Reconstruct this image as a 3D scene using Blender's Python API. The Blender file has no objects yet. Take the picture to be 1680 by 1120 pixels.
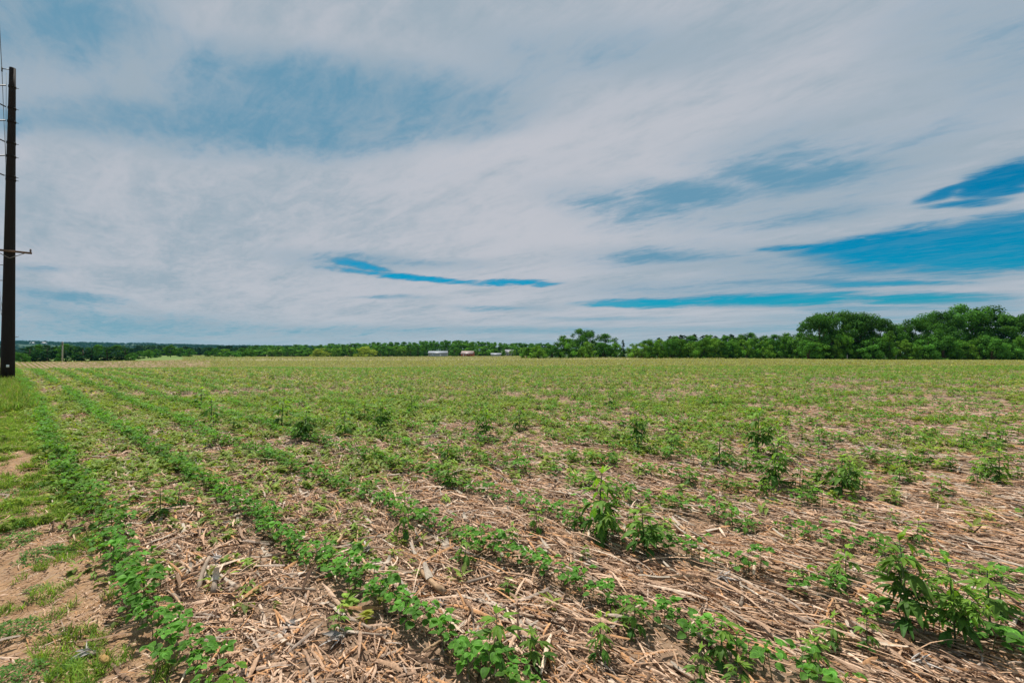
import bpy, math, random
import numpy as np
from mathutils import Matrix, Vector

SC = bpy.context.scene
COL = SC.collection
PI = math.pi
F, CX, CY, HY, EYE = 750.0, 840.0, 560.0, 571.0, 1.4      # focal length in photo pixels, centre, horizon row, eye height
PITCH = math.atan((HY - CY) / F)

# ------------------------------------------------------------------ noise / terrain
def _hash(ix, iy, seed):
    n = (ix.astype(np.int64) * 374761393 + iy.astype(np.int64) * 668265263 + seed * 974711) & 0x7fffffff
    n = ((n ^ (n >> 13)) * 1274126177) & 0x7fffffff
    return ((n ^ (n >> 16)) & 0xffff) / 65535.0

def vnoise(x, y, seed=0):
    x = np.asarray(x, float); y = np.asarray(y, float)
    ix, iy = np.floor(x), np.floor(y)
    fx, fy = x - ix, y - iy
    fx = fx * fx * (3 - 2 * fx); fy = fy * fy * (3 - 2 * fy)
    a = _hash(ix, iy, seed); b = _hash(ix + 1, iy, seed); c = _hash(ix, iy + 1, seed); d = _hash(ix + 1, iy + 1, seed)
    return (a * (1 - fx) + b * fx) * (1 - fy) + (c * (1 - fx) + d * fx) * fy

YK = np.array([0, 10, 24, 30, 45, 60, 80, 115, 140, 180, 260, 340, 500, 1000, 7000], float)
PROF = {
    -300: [0, 0, -.2, -.3, -.5, -.8, -1.2, -2.2, -3, -5, -7, -8, -10, -12, -12],
    10:   [0, -.02, -.2, -.25, -.6, -1.2, -1.6, -2.2, -3.2, -5, -7, -8, -10, -12, -12],
    100:  [0, -.02, -.02, -.05, -1.2, -2.2, -2.35, -1.95, -3.2, -5, -6.5, -8, -10, -12, -12],
    300:  [0, -.02, -.03, -.05, -.8, -1.6, -1.9, -1.7, -2.4, -3.0, -3.6, -4.0, -7, -12, -12],
    450:  [0, -.02, -.03, -.05, -.6, -1.1, -1.6, -2.0, -2.2, -2.7, -3.9, -5.2, -7, -12, -12],
    600:  [0, -.02, -.05, -.1, -.72, -1.15, -1.4, -1.9, -2.25, -2.9, -4.0, -5.2, -7, -12, -12],
    750:  [0, -.02, -.1, -.15, -.4, -.8, -1.2, -1.8, -2.2, -2.8, -3.8, -4.9, -7, -12, -12],
    870:  [0, -.02, -.1, -.15, -.4, -.7, -1.1, -1.7, -2.1, -2.7, -3.6, -4.5, -7, -12, -12],
    1000: [0, -.02, -.1, -.15, -.35, -.65, -1.0, -1.6, -1.9, -2.3, -3.6, -4.5, -7, -12, -12],
    1300: [0, -.02, -.1, -.15, -.35, -.6, -.95, -1.45, -1.85, -2.4, -3.6, -4.5, -7, -12, -12],
    1500: [0, -.02, -.1, -.15, -.35, -.6, -1.0, -1.65, -2.1, -2.6, -3.6, -4.5, -7, -12, -12],
    1900: [0, -.02, -.1, -.15, -.35, -.7, -1.1, -1.8, -2.2, -2.6, -3.6, -4.5, -7, -12, -12],
}
PXK = np.array(sorted(PROF), float)
LY = np.linspace(math.log(1.0), math.log(7000.0), 700)
_tab = []
for p in sorted(PROF):
    z = np.interp(np.exp(LY), YK, PROF[p])
    k = np.exp(-np.linspace(-2, 2, 17) ** 2); k /= k.sum()
    z = np.convolve(np.pad(z, 8, mode='edge'), k, mode='valid')
    _tab.append(z)
TAB = np.array(_tab)

def H0(X, Y):
    X = np.asarray(X, float); Y = np.asarray(Y, float)
    Yc = np.clip(Y, 1.0, 6999.0)
    px = np.clip(CX + F * X / Yc, PXK[0], PXK[-1] - 1e-6)
    i = np.clip(np.searchsorted(PXK, px, side='right') - 1, 0, len(PXK) - 2)
    t = (px - PXK[i]) / (PXK[i + 1] - PXK[i]); t = t * t * (3 - 2 * t)
    u = (np.log(Yc) - LY[0]) / (LY[1] - LY[0])
    j = np.clip(u.astype(int), 0, len(LY) - 2); v = u - j
    a = TAB[i, j] * (1 - v) + TAB[i, j + 1] * v
    b = TAB[i + 1, j] * (1 - v) + TAB[i + 1, j + 1] * v
    return a * (1 - t) + b * t

def H(X, Y):
    X = np.asarray(X, float); Y = np.asarray(Y, float)
    d = np.sqrt(X * X + Y * Y)
    f = np.clip(1 - d / 40.0, 0, 1)
    m = (vnoise(X * 7, Y * 7, 1) - .5) * .036 + (vnoise(X * 19, Y * 19, 2) - .5) * .018 + (vnoise(X * 1.3, Y * 1.3, 3) - .5) * .05
    return H0(X, Y) + m * f

def h1(x, y): return float(H(np.array([x]), np.array([y]))[0])

def ray(px, py):
    u, v = (px - CX) / F, (CY - py) / F
    c, s = math.cos(PITCH), math.sin(PITCH)
    return u, c - v * s, s + v * c

def at(px, py, Y):
    x, y, z = ray(px, py); k = Y / y
    return x * k, Y, EYE + z * k

_YS = np.exp(np.linspace(math.log(1.2), math.log(900), 5000))
def ground(px, py):
    x, y, z = ray(px, py); k = _YS / y
    g = EYE + z * k - H(x * k, _YS)
    i = int(np.argmax(g < 0)) if (g < 0).any() else len(_YS) - 1
    Y = _YS[i]; X = x * k[i]
    return X, Y, h1(X, Y)

TH = math.atan((CX - 8) / F)                     # the rows run towards this heading, left of straight ahead
RD = np.array([-math.sin(TH), math.cos(TH)])     # along the rows
RN = np.array([math.cos(TH), math.sin(TH)])      # across the rows
R0, RS = .52, .84                                # first row, spacing

# ------------------------------------------------------------------ mesh helpers
def make_mesh(name, V, quads=None, tris=None, col=None, smooth=False, mats=(), midx=None):
    me = bpy.data.meshes.new(name)
    V = np.asarray(V, np.float32).reshape(-1, 3)
    q = np.zeros((0, 4), np.int32) if quads is None or len(quads) == 0 else np.asarray(quads, np.int32)
    t = np.zeros((0, 3), np.int32) if tris is None or len(tris) == 0 else np.asarray(tris, np.int32)
    me.vertices.add(len(V)); me.vertices.foreach_set('co', V.ravel())
    me.loops.add(q.size + t.size)
    me.loops.foreach_set('vertex_index', np.concatenate([q.ravel(), t.ravel()]))
    n = len(q) + len(t)
    me.polygons.add(n)
    ls = np.concatenate([np.arange(len(q)) * 4, q.size + np.arange(len(t)) * 3]).astype(np.int32)
    me.polygons.foreach_set('loop_start', ls)
    if smooth: me.polygons.foreach_set('use_smooth', np.ones(n, bool))
    if midx is not None: me.polygons.foreach_set('material_index', np.asarray(midx, np.int32))
    if col is not None:
        a = me.color_attributes.new('col', 'FLOAT_COLOR', 'POINT')
        c = np.ones((len(V), 4), np.float32); c[:, :3] = np.asarray(col, np.float32).reshape(-1, 3)
        a.data.foreach_set('color', c.ravel())
    for m in mats: me.materials.append(m)
    me.update(calc_edges=True); me.validate()
    return me

def link(name, data, parent=None, loc=None, **props):
    o = bpy.data.objects.new(name, data); COL.objects.link(o)
    if parent is not None: o.parent = parent
    if loc is not None: o.location = loc
    for k, v in props.items():
        if v is not None: o[k] = v
    return o

def thing(name, label, cat, loc=(0, 0, 0), rz=0.0, group=None):
    o = link(name, None, None, loc, label=label, category=cat, group=group)
    o.rotation_euler = (0, 0, rz)
    return o

class PB:
    """collects leaves, tubes and sheets of one mesh with a colour per vertex"""
    def __init__(s): s.V = []; s.Q = []; s.T = []; s.C = []; s.n = 0
    def add(s, V, Q=None, T=None, C=(1, 1, 1)):
        V = np.asarray(V, float).reshape(-1, 3)
        if Q is not None and len(Q): s.Q.append(np.asarray(Q) + s.n)
        if T is not None and len(T): s.T.append(np.asarray(T) + s.n)
        C = np.asarray(C, float)
        s.C.append(np.tile(C, (len(V), 1)) if C.ndim == 1 else C)
        s.V.append(V); s.n += len(V)
    def tube(s, pts, rad, sides=5, col=(1, 1, 1), cap=True):
        pts = np.asarray(pts, float); n = len(pts)
        rad = np.broadcast_to(np.asarray(rad, float), (n,))
        ang = np.arange(sides) * 2 * PI / sides
        V = []
        prev = None
        for i in range(n):
            d = pts[min(i + 1, n - 1)] - pts[max(i - 1, 0)]; d = d / (np.linalg.norm(d) + 1e-9)
            ref = np.array([0, 0, 1.0]) if abs(d[2]) < .9 else np.array([1.0, 0, 0])
            if prev is None:
                a = np.cross(d, ref)
            else:
                a = prev - d * prev.dot(d)
            a /= np.linalg.norm(a) + 1e-9; prev = a
            b = np.cross(d, a)
            V.append(pts[i] + rad[i] * (np.cos(ang)[:, None] * a + np.sin(ang)[:, None] * b))
        V = np.concatenate(V)
        Q = [[i * sides + k, i * sides + (k + 1) % sides, (i + 1) * sides + (k + 1) % sides, (i + 1) * sides + k]
             for i in range(n - 1) for k in range(sides)]
        T = []
        if cap:
            V = np.concatenate([V, pts[:1], pts[-1:]])
            c0, c1 = n * sides, n * sides + 1
            T = [[c0, (k + 1) % sides, k] for k in range(sides)] + [[c1, (n - 1) * sides + k, (n - 1) * sides + (k + 1) % sides] for k in range(sides)]
        s.add(V, Q, T, col)
    def box(s, lo, hi, col=(1, 1, 1), M=None):
        lo, hi = np.array(lo, float), np.array(hi, float)
        V = np.array([[x, y, z] for z in (lo[2], hi[2]) for y in (lo[1], hi[1]) for x in (lo[0], hi[0])])
        if M is not None: V = V @ np.asarray(M)[:3, :3].T + np.asarray(M)[:3, 3]
        s.add(V, [[0, 2, 3, 1], [4, 5, 7, 6], [0, 1, 5, 4], [2, 6, 7, 3], [0, 4, 6, 2], [1, 3, 7, 5]], None, col)
    def arrays(s):
        V = np.concatenate(s.V); C = np.concatenate(s.C)
        Q = np.concatenate(s.Q) if s.Q else np.zeros((0, 4), int)
        T = np.concatenate(s.T) if s.T else np.zeros((0, 3), int)
        return V, Q, T, C
    def mesh(s, name, mat, smooth=False):
        V, Q, T, C = s.arrays()
        return make_mesh(name, V, Q, T, C, smooth, (mat,))

def rot(az, el, roll=0.0):
    """rows: leaf axis, side axis, normal for a leaf that points to azimuth az and elevation el"""
    c = np.array([math.cos(az) * math.cos(el), math.sin(az) * math.cos(el), math.sin(el)])
    side = np.array([-math.sin(az), math.cos(az), 0.0])
    nrm = np.cross(c, side)
    s2 = side * math.cos(roll) + nrm * math.sin(roll)
    return np.array([c, s2, np.cross(c, s2)])

OV_T = np.array([0, .12, .32, .55, .8, 1.0]); OV_W = np.array([.12, .72, 1.0, .95, .62, .08])
LA_T = np.array([0, .2, .42, .65, .85, 1.0]); LA_W = np.array([.3, .75, 1.0, .72, .36, 0.0])

def leaf(pb, base, az, el, L, W, col, kind='ovate', fold=.25, curl=.3, roll=0.0, fine=True, rim=1.35, jag=0.0, rng=random):
    t, w = (OV_T, OV_W) if kind == 'ovate' else (LA_T, LA_W)
    if not fine: t, w = t[[0, 2, 4, 5]], w[[0, 2, 4, 5]] * np.array([1, 1, 1.1, 1])
    n = len(t)
    a = -curl * t                      # bends down along its length
    x = np.zeros(n); z = np.zeros(n)
    for i in range(1, n):
        d = (t[i] - t[i - 1]) * L
        x[i] = x[i - 1] + d * math.cos(a[i]); z[i] = z[i - 1] + d * math.sin(a[i])
    off = np.array([-1, -.55, 0, .55, 1]) if fine else np.array([-1, 0, 1])
    ww = W * .5 * w
    if jag:
        ww = ww * (1 + jag * np.array([rng.uniform(-1, 1) for _ in range(n)]))
    V = np.zeros((n, len(off), 3)); C = np.zeros((n, len(off), 3))
    for k, o in enumerate(off):
        V[:, k, 0] = x; V[:, k, 1] = o * ww; V[:, k, 2] = z + abs(o) * ww * fold
        f = rim if abs(o) == 1 else (1.12 if o == 0 else 1.0)  # a raised rim value paints light caught at the leaf edge
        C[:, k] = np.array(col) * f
    R = rot(az, el, roll)
    V = V.reshape(-1, 3) @ R + np.asarray(base)
    m = len(off)
    Q = [[i * m + k, (i + 1) * m + k, (i + 1) * m + k + 1, i * m + k + 1] for i in range(n - 1) for k in range(m - 1)]
    pb.add(V, Q, None, C.reshape(-1, 3))

def merge(T, pos, rz, sc, tilt=None, tint=None):
    """many copies of template T=(V,Q,Tri,C) as one set of arrays"""
    V, Q, Tr, C = T
    m, n = len(pos), len(V)
    c, s = np.cos(rz)[:, None], np.sin(rz)[:, None]
    sc = np.asarray(sc)[:, None]
    x = V[None, :, 0] * sc; y = V[None, :, 1] * sc; z = V[None, :, 2] * sc
    if tilt is not None:
        x = x + z * tilt[:, 0:1]; y = y + z * tilt[:, 1:2]
    P = np.stack([x * c - y * s + pos[:, 0:1], x * s + y * c + pos[:, 1:2], z + pos[:, 2:3]], -1).reshape(-1, 3)
    o = (np.arange(m) * n)[:, None, None]
    q = (Q[None] + o).reshape(-1, 4) if len(Q) else np.zeros((0, 4), int)
    t = (Tr[None] + o).reshape(-1, 3) if len(Tr) else np.zeros((0, 3), int)
    cc = np.tile(C[None], (m, 1, 1))
    if tint is not None: cc = cc * tint[:, None, :]
    return P, q, t, cc.reshape(-1, 3)

def join(parts):
    V, Q, T, C = [], [], [], []; n = 0
    for p in parts:
        V.append(p[0]); Q.append(p[1] + n); T.append(p[2] + n); C.append(p[3]); n += len(p[0])
    return np.concatenate(V), np.concatenate(Q), np.concatenate(T), np.concatenate(C)

# ------------------------------------------------------------------ materials
class NT:
    def __init__(s, tree): s.t = tree; s.n = tree.nodes; s.l = tree.links
    def node(s, typ, ins=None, **kw):
        nd = s.n.new(typ)
        for k, v in kw.items(): setattr(nd, k, v)
        for k, v in (ins or {}).items(): s.set(nd, k, v)
        return nd
    def set(s, nd, k, v):
        if isinstance(v, bpy.types.NodeSocket): s.l.new(v, nd.inputs[k])
        else:
            sk = nd.inputs[k]
            if sk.type == 'RGBA' and len(v) == 3: v = (*v, 1)
            sk.default_value = v
    def math(s, op, a, b=0.0, c=None, clamp=False):
        nd = s.node('ShaderNodeMath', {0: a, 1: b}, operation=op, use_clamp=clamp)
        if c is not None: s.set(nd, 2, c)
        return nd.outputs[0]
    def mix(s, f, a, b, blend='MIX'):
        nd = s.node('ShaderNodeMix', data_type='RGBA', blend_type=blend)
        s.set(nd, 0, f); s.set(nd, 6, a); s.set(nd, 7, b)
        return nd.outputs[2]
    def noise(s, vec, scale, detail=4, rough=.55, dist=0.0):
        nd = s.node('ShaderNodeTexNoise', {'Scale': scale, 'Detail': detail, 'Roughness': rough, 'Distortion': dist})
        if vec is not None: s.set(nd, 'Vector', vec)
        return nd.outputs['Fac']
    def ramp(s, f, lo, hi, a=0.0, b=1.0):
        return s.node('ShaderNodeMapRange', {'Value': f, 'From Min': lo, 'From Max': hi, 'To Min': a, 'To Max': b}, interpolation_type='SMOOTHSTEP').outputs[0]

def new_mat(name):
    m = bpy.data.materials.new(name); m.use_nodes = True
    t = NT(m.node_tree); bs = m.node_tree.nodes['Principled BSDF']
    return m, t, bs, m.node_tree.nodes['Material Output']

def mat_leaf(name, trans=.35, rough=.5, spec=.35, var=.25, gain=(1.3, 1.35, .55), scale=60.0):
    m, t, bs, out = new_mat(name)
    a = t.node('ShaderNodeVertexColor', layer_name='col').outputs[0]
    oi = t.node('ShaderNodeObjectInfo')
    tc = t.node('ShaderNodeTexCoord').outputs['Object']
    n = t.noise(tc, scale, 3)
    k = t.ramp(n, .25, .75, 1 - var, 1 + var)
    r = t.math('MULTIPLY_ADD', oi.outputs['Random'], .3, .85)
    k = t.math('MULTIPLY', k, r)
    c = t.node('ShaderNodeVectorMath', {0: a, 'Scale': k}, operation='SCALE').outputs[0]
    t.set(bs, 'Base Color', c); t.set(bs, 'Roughness', rough); t.set(bs, 'Specular IOR Level', spec)
    tr = t.node('ShaderNodeBsdfTranslucent', {'Color': t.mix(1.0, c, (*gain, 1), 'MULTIPLY')})
    mx = t.node('ShaderNodeMixShader', {0: trans, 1: bs.outputs[0], 2: tr.outputs[0]})
    t.l.new(mx.outputs[0], out.inputs[0])
    return m

def mat_col(name, rough=.85, spec=.15, var=.3, scale=40.0, stretch=None, bump=0.0, trans=0.0):
    """vertex colour times two scales of grain"""
    m, t, bs, out = new_mat(name)
    a = t.node('ShaderNodeVertexColor', layer_name='col').outputs[0]
    tc = t.node('ShaderNodeTexCoord').outputs['Object']
    oi = t.node('ShaderNodeObjectInfo')
    if stretch: tc = t.node('ShaderNodeMapping', {'Vector': tc, 'Scale': stretch}).outputs[0]
    n = t.noise(tc, scale, 5, .65)
    k = t.ramp(n, .25, .75, 1 - var, 1 + var)
    k = t.math('MULTIPLY', k, t.math('MULTIPLY_ADD', oi.outputs['Random'], .4, .8))
    c = t.node('ShaderNodeVectorMath', {0: a, 'Scale': k}, operation='SCALE').outputs[0]
    t.set(bs, 'Base Color', c); t.set(bs, 'Roughness', rough); t.set(bs, 'Specular IOR Level', spec)
    if bump:
        t.set(bs, 'Normal', t.node('ShaderNodeBump', {'Strength': bump, 'Height': n, 'Distance': .02}).outputs[0])
    if trans:
        tr = t.node('ShaderNodeBsdfTranslucent', {'Color': c})
        mx = t.node('ShaderNodeMixShader', {0: trans, 1: bs.outputs[0], 2: tr.outputs[0]})
        t.l.new(mx.outputs[0], out.inputs[0])
    return m

M_SOY = mat_leaf('soy_leaf', .36, .6, .16)
M_WEED = mat_leaf('weed_leaf', .42, .55, .2)
M_GRASS = mat_leaf('grass_blade', .35, .7, .1, scale=8.0)
M_TREE = mat_leaf('tree_foliage', .24, .8, .04, scale=.6, var=.3)
M_STEM = mat_col('plant_stem', .6, .3, .2)
M_STRAW = mat_col('straw', .8, .2, .35, 70.0, trans=.12)
M_STALK = mat_col('corn_stalk', .75, .2, .3, 30.0, (1, 8, 8), .25)
M_BARK = mat_col('bark', .9, .1, .35, 6.0, (1, 1, .2), .3)
M_POLE = mat_col('dark_pole', .75, .2, .25, 14.0, (3, 3, .15), .2)
M_METAL = mat_col('galvanised_metal', .5, .5, .1, 20.0)
M_PAINT = mat_col('weathered_paint', .6, .3, .12, 3.0, (1, 1, .3))
M_ROOF = mat_col('sheet_roof', .45, .4, .15, 2.0, (4, .3, 1))
M_GLASS, _t, _b, _o = new_mat('window_glass')
_t.set(_b, 'Base Color', (.03, .04, .05)); _t.set(_b, 'Roughness', .1)

# field: soil, old straw pressed into it, sparse far seedlings
M_FIELD, t, bs, out = new_mat('field_soil')
gp = t.node('ShaderNodeNewGeometry').outputs['Position']
sx = t.node('ShaderNodeSeparateXYZ', {0: gp})
rr = t.math('ADD', t.math('MULTIPLY', sx.outputs[0], float(RN[0])), t.math('MULTIPLY', sx.outputs[1], float(RN[1])))
big = t.noise(gp, .35, 5, .6)
med = t.noise(gp, 5.0, 6, .65)
fin = t.noise(gp, 60.0, 5, .7)
soil = t.mix(t.ramp(med, .3, .7), (.23, .128, .064), (.43, .275, .158))
soil = t.mix(t.ramp(big, .35, .7, 0, .4), soil, (.42, .245, .125))
rotm = t.node('ShaderNodeMapping', {'Vector': gp, 'Rotation': (0, 0, TH), 'Scale': (60, 7, 1)}).outputs[0]
straw = t.noise(rotm, 1.0, 4, .6, .6)
soil = t.mix(t.ramp(straw, .48, .66, 0, .55), soil, (.43, .33, .26))
soil = t.mix(t.ramp(straw, .3, .42, .45, 0), soil, (.19, .12, .075))
soil = t.mix(t.ramp(fin, .3, .55, .6, 0), soil, (.15, .09, .052))
# residue cover grows with the crop; the verge stays soil
far = t.node('ShaderNodeVectorMath', {0: gp}, operation='LENGTH').outputs[1]
resid = t.mix(t.noise(gp, 22.0, 5, .7), (.10, .062, .040), (.40, .28, .195))  # dark end paints in the shade of gaps under the straw
soil = t.mix(t.math('MULTIPLY', t.ramp(rr, .3, 1.0), .72), soil, resid)
# young growth between the residue, in real patches
g1 = t.noise(gp, 3.2, 6, .75)
g2 = t.noise(gp, .05, 3, .5)
gm = t.ramp(t.math('ADD', g1, t.math('MULTIPLY', g2, .35)), .56, .72)
ratio = t.math('DIVIDE', sx.outputs[0], t.math('MAXIMUM', sx.outputs[1], .1))
bare = t.math('MULTIPLY', t.math('MULTIPLY', t.ramp(ratio, -1.1, -1.06), t.ramp(ratio, -.72, -.58, 1, 0)), t.math('MULTIPLY', t.ramp(far, 80, 95), t.ramp(sx.outputs[1], 118, 128, 1, 0)))
dist_cover = t.math('MULTIPLY', t.ramp(far, 45, 120, 0, .85), t.math('SUBTRACT', 1.0, t.math('MULTIPLY', bare, .85)))
soil = t.mix(t.math('MULTIPLY', gm, dist_cover), soil, (.30, .29, .13))
# grass verge and meadow
vg = t.math('MULTIPLY', t.ramp(t.math('ADD', rr, t.math('MULTIPLY', med, .5)), .1, .5, 1, 0), t.math('MULTIPLY', t.ramp(sx.outputs[1], 3.5, 11), t.ramp(t.noise(gp, 4.5, 6, .7), .25, .7)))
soil = t.mix(t.math('MULTIPLY', vg, .85), soil, t.mix(med, (.09, .13, .03), (.24, .20, .08)))
mead = t.math('MULTIPLY', t.ramp(far, 190, 230), t.ramp(t.math('DIVIDE', sx.outputs[0], t.math('MAXIMUM', sx.outputs[1], .1)), -.62, -.52, 1, 0))
soil = t.mix(mead, soil, t.mix(t.noise(gp, .03, 4), (.10, .17, .04), (.2, .25, .08)))
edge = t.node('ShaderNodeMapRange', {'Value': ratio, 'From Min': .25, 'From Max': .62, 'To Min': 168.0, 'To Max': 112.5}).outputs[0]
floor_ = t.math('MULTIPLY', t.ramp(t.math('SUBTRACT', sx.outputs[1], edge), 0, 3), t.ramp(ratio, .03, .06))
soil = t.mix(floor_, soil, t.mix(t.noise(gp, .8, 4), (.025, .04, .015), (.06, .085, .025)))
wood = t.ramp(far, 700, 900)
soil = t.mix(wood, soil, t.mix(t.ramp(t.noise(gp, .004, 3), .5, .56), (.025, .06, .025), (.18, .24, .09)))
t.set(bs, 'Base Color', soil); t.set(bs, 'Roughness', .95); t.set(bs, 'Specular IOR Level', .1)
hb = t.math('ADD', t.math('MULTIPLY', fin, .5), t.math('ADD', straw, t.math('MULTIPLY', t.noise(gp, 18, 5, .7), 1.2)))
t.set(bs, 'Normal', t.node('ShaderNodeBump', {'Strength': .8, 'Distance': .015, 'Height': hb}).outputs[0])

M_ROAD, t, bs, out = new_mat('asphalt')
gp = t.node('ShaderNodeNewGeometry').outputs['Position']
t.set(bs, 'Base Color', t.mix(t.noise(gp, 3, 6, .7), (.06, .06, .06), (.13, .13, .13))); t.set(bs, 'Roughness', .9)
M_HILL, t, bs, out = new_mat('wooded_hill')
gp = t.node('ShaderNodeNewGeometry').outputs['Position']
t.set(bs, 'Base Color', t.mix(t.ramp(t.noise(gp, .006, 4), .52, .6), (.022, .055, .025), (.05, .09, .03))); t.set(bs, 'Roughness', 1.0)

# ------------------------------------------------------------------ terrain
def log_rings():
    r = [.25]
    while r[-1] < 16: r.append(r[-1] * (1.05 if r[-1] < 1.2 else 1.013))
    while r[-1] < 6500: r.append(r[-1] * 1.04)
    return np.array(r)
rings = log_rings()
azs = np.concatenate([np.arange(-60, 60, .16), np.arange(60, 300, 3.0)]) * PI / 180
A, Rr = np.meshgrid(azs, rings)
GX, GY = np.sin(A) * Rr, np.cos(A) * Rr
GZ = H(GX, GY)
na, nr = len(azs), len(rings)
V = np.stack([GX, GY, GZ], -1).reshape(-1, 3)
ii, kk = np.meshgrid(np.arange(nr - 1), np.arange(na), indexing='ij')
k2 = (kk + 1) % na
Q = np.stack([ii * na + kk, ii * na + k2, (ii + 1) * na + k2, (ii + 1) * na + kk], -1).reshape(-1, 4)[:, ::-1]
V = np.concatenate([V, [[0, 0, h1(0, 0)]]])
Tt = [[len(V) - 1, k, (k + 1) % na] for k in range(na)]
Tt = [x[::-1] for x in Tt]
link('field', make_mesh('field', V, Q, Tt, None, True, (M_FIELD,)), kind='structure')

# country road left of the power line
def strip(r0, r1, s0, s1, n, dz):
    s = np.linspace(s0, s1, n)
    P = []
    for r in (r0, r1):
        xy = RN[None] * r + RD[None] * s[:, None]
        P.append(np.concatenate([xy, (H0(xy[:, 0], xy[:, 1]) + dz)[:, None]], 1))
    V = np.concatenate(P)
    q = [[i, n + i, n + i + 1, i + 1] for i in range(n - 1)]
    return V, q
V, q = strip(-9.0, -3.6, -40, 420, 240, .06)
link('road', make_mesh('road', V, q, None, None, True, (M_ROAD,)), kind='structure')

# far wooded hills
def hill_h(px):
    return np.interp(px, [-700, -200, 20, 120, 200, 300, 400, 550, 800, 1100, 1800], [556, 557, 558.5, 560, 561.5, 563.5, 566, 568, 570, 571, 571])
hx = np.linspace(-900, 1500, 260)
hv, hq = [], []
rows_h = [(1500, -.3), (1900, .1), (2300, .55), (2700, .85), (3100, 1.0), (3500, .8), (4200, -.3)]
for D, f in rows_h:
    top = EYE + (HY - hill_h(hx)) * 3100 / F + (vnoise(hx * .03, hx * 0, 5) - .5) * 7 + (vnoise(hx * .009, hx * 0, 6) - .5) * 10
    hv.append(np.stack([(hx - CX) / F * D, np.full_like(hx, D), -14 + (top + 14 - 9) * max(f, 0) - (3 if f < 0 else 0)], 1))
n = len(hx)
hq = [[i * n + k, i * n + k + 1, (i + 1) * n + k + 1, (i + 1) * n + k] for i in range(len(rows_h) - 1) for k in range(n - 1)]
HV = np.concatenate(hv)
link('hills', make_mesh('hills', HV, hq, None, None, True, (M_HILL,)), kind='structure')

# ------------------------------------------------------------------ plants: templates
def soy(seed, h=.13, fine=True, ntri=2):
    """young soybean: (stem arrays, foliage arrays)"""
    rg = random.Random(seed)
    st, fo = PB(), PB()
    g = np.array([.080, .200, .026])
    sc = (.115, .15, .055)
    az = rg.uniform(0, 2 * PI)
    lean = np.array([rg.uniform(-.12, .12), rg.uniform(-.12, .12)])
    def P(z): return np.array([lean[0] * z, lean[1] * z, z])
    sides = 5 if fine else 3
    st.tube([P(-.01), P(h * .5), P(h * .95)], [.0026, .0022, .0016], sides, sc)
    for k in (0, 1):                                   # the first opposite pair
        a = az + k * PI + rg.uniform(-.3, .3); e = rg.uniform(-.2, .45)
        b = P(h * .52); tip = b + np.array([math.cos(a), math.sin(a), .5]) * h * .16
        st.tube([b, tip], [.0014, .001], 3, sc, False)
        L = h * rg.uniform(.30, .40)
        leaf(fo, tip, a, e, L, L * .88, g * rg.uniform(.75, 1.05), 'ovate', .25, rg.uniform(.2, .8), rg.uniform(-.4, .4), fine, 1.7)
    for j in range(ntri):                              # leaves of three leaflets
        a = az + PI / 2 + j * 2.4 + rg.uniform(-.4, .4)
        z0 = h * (.68 + .14 * j)
        b = P(min(z0, h * .95)); pl = h * rg.uniform(.3, .5); e = rg.uniform(.4, 1.0)
        tip = b + np.array([math.cos(a) * math.cos(e), math.sin(a) * math.cos(e), math.sin(e)]) * pl
        st.tube([b, tip], [.0013, .001], 3, sc, False)
        c = g * rg.uniform(.85, 1.25) * (1.15 if j == ntri - 1 else 1)
        for m, da in enumerate((0, 1.25, -1.25)):
            L = h * rg.uniform(.28, .38) * (1 if m == 0 else .85)
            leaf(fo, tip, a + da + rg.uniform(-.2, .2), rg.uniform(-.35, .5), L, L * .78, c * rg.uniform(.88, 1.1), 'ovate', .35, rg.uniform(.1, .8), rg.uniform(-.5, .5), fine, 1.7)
    # the youngest leaves at the tip
    for k in range(3):
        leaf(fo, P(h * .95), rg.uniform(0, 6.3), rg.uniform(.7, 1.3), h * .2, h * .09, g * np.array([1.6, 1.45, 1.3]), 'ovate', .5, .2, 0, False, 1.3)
    return st, fo

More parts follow.
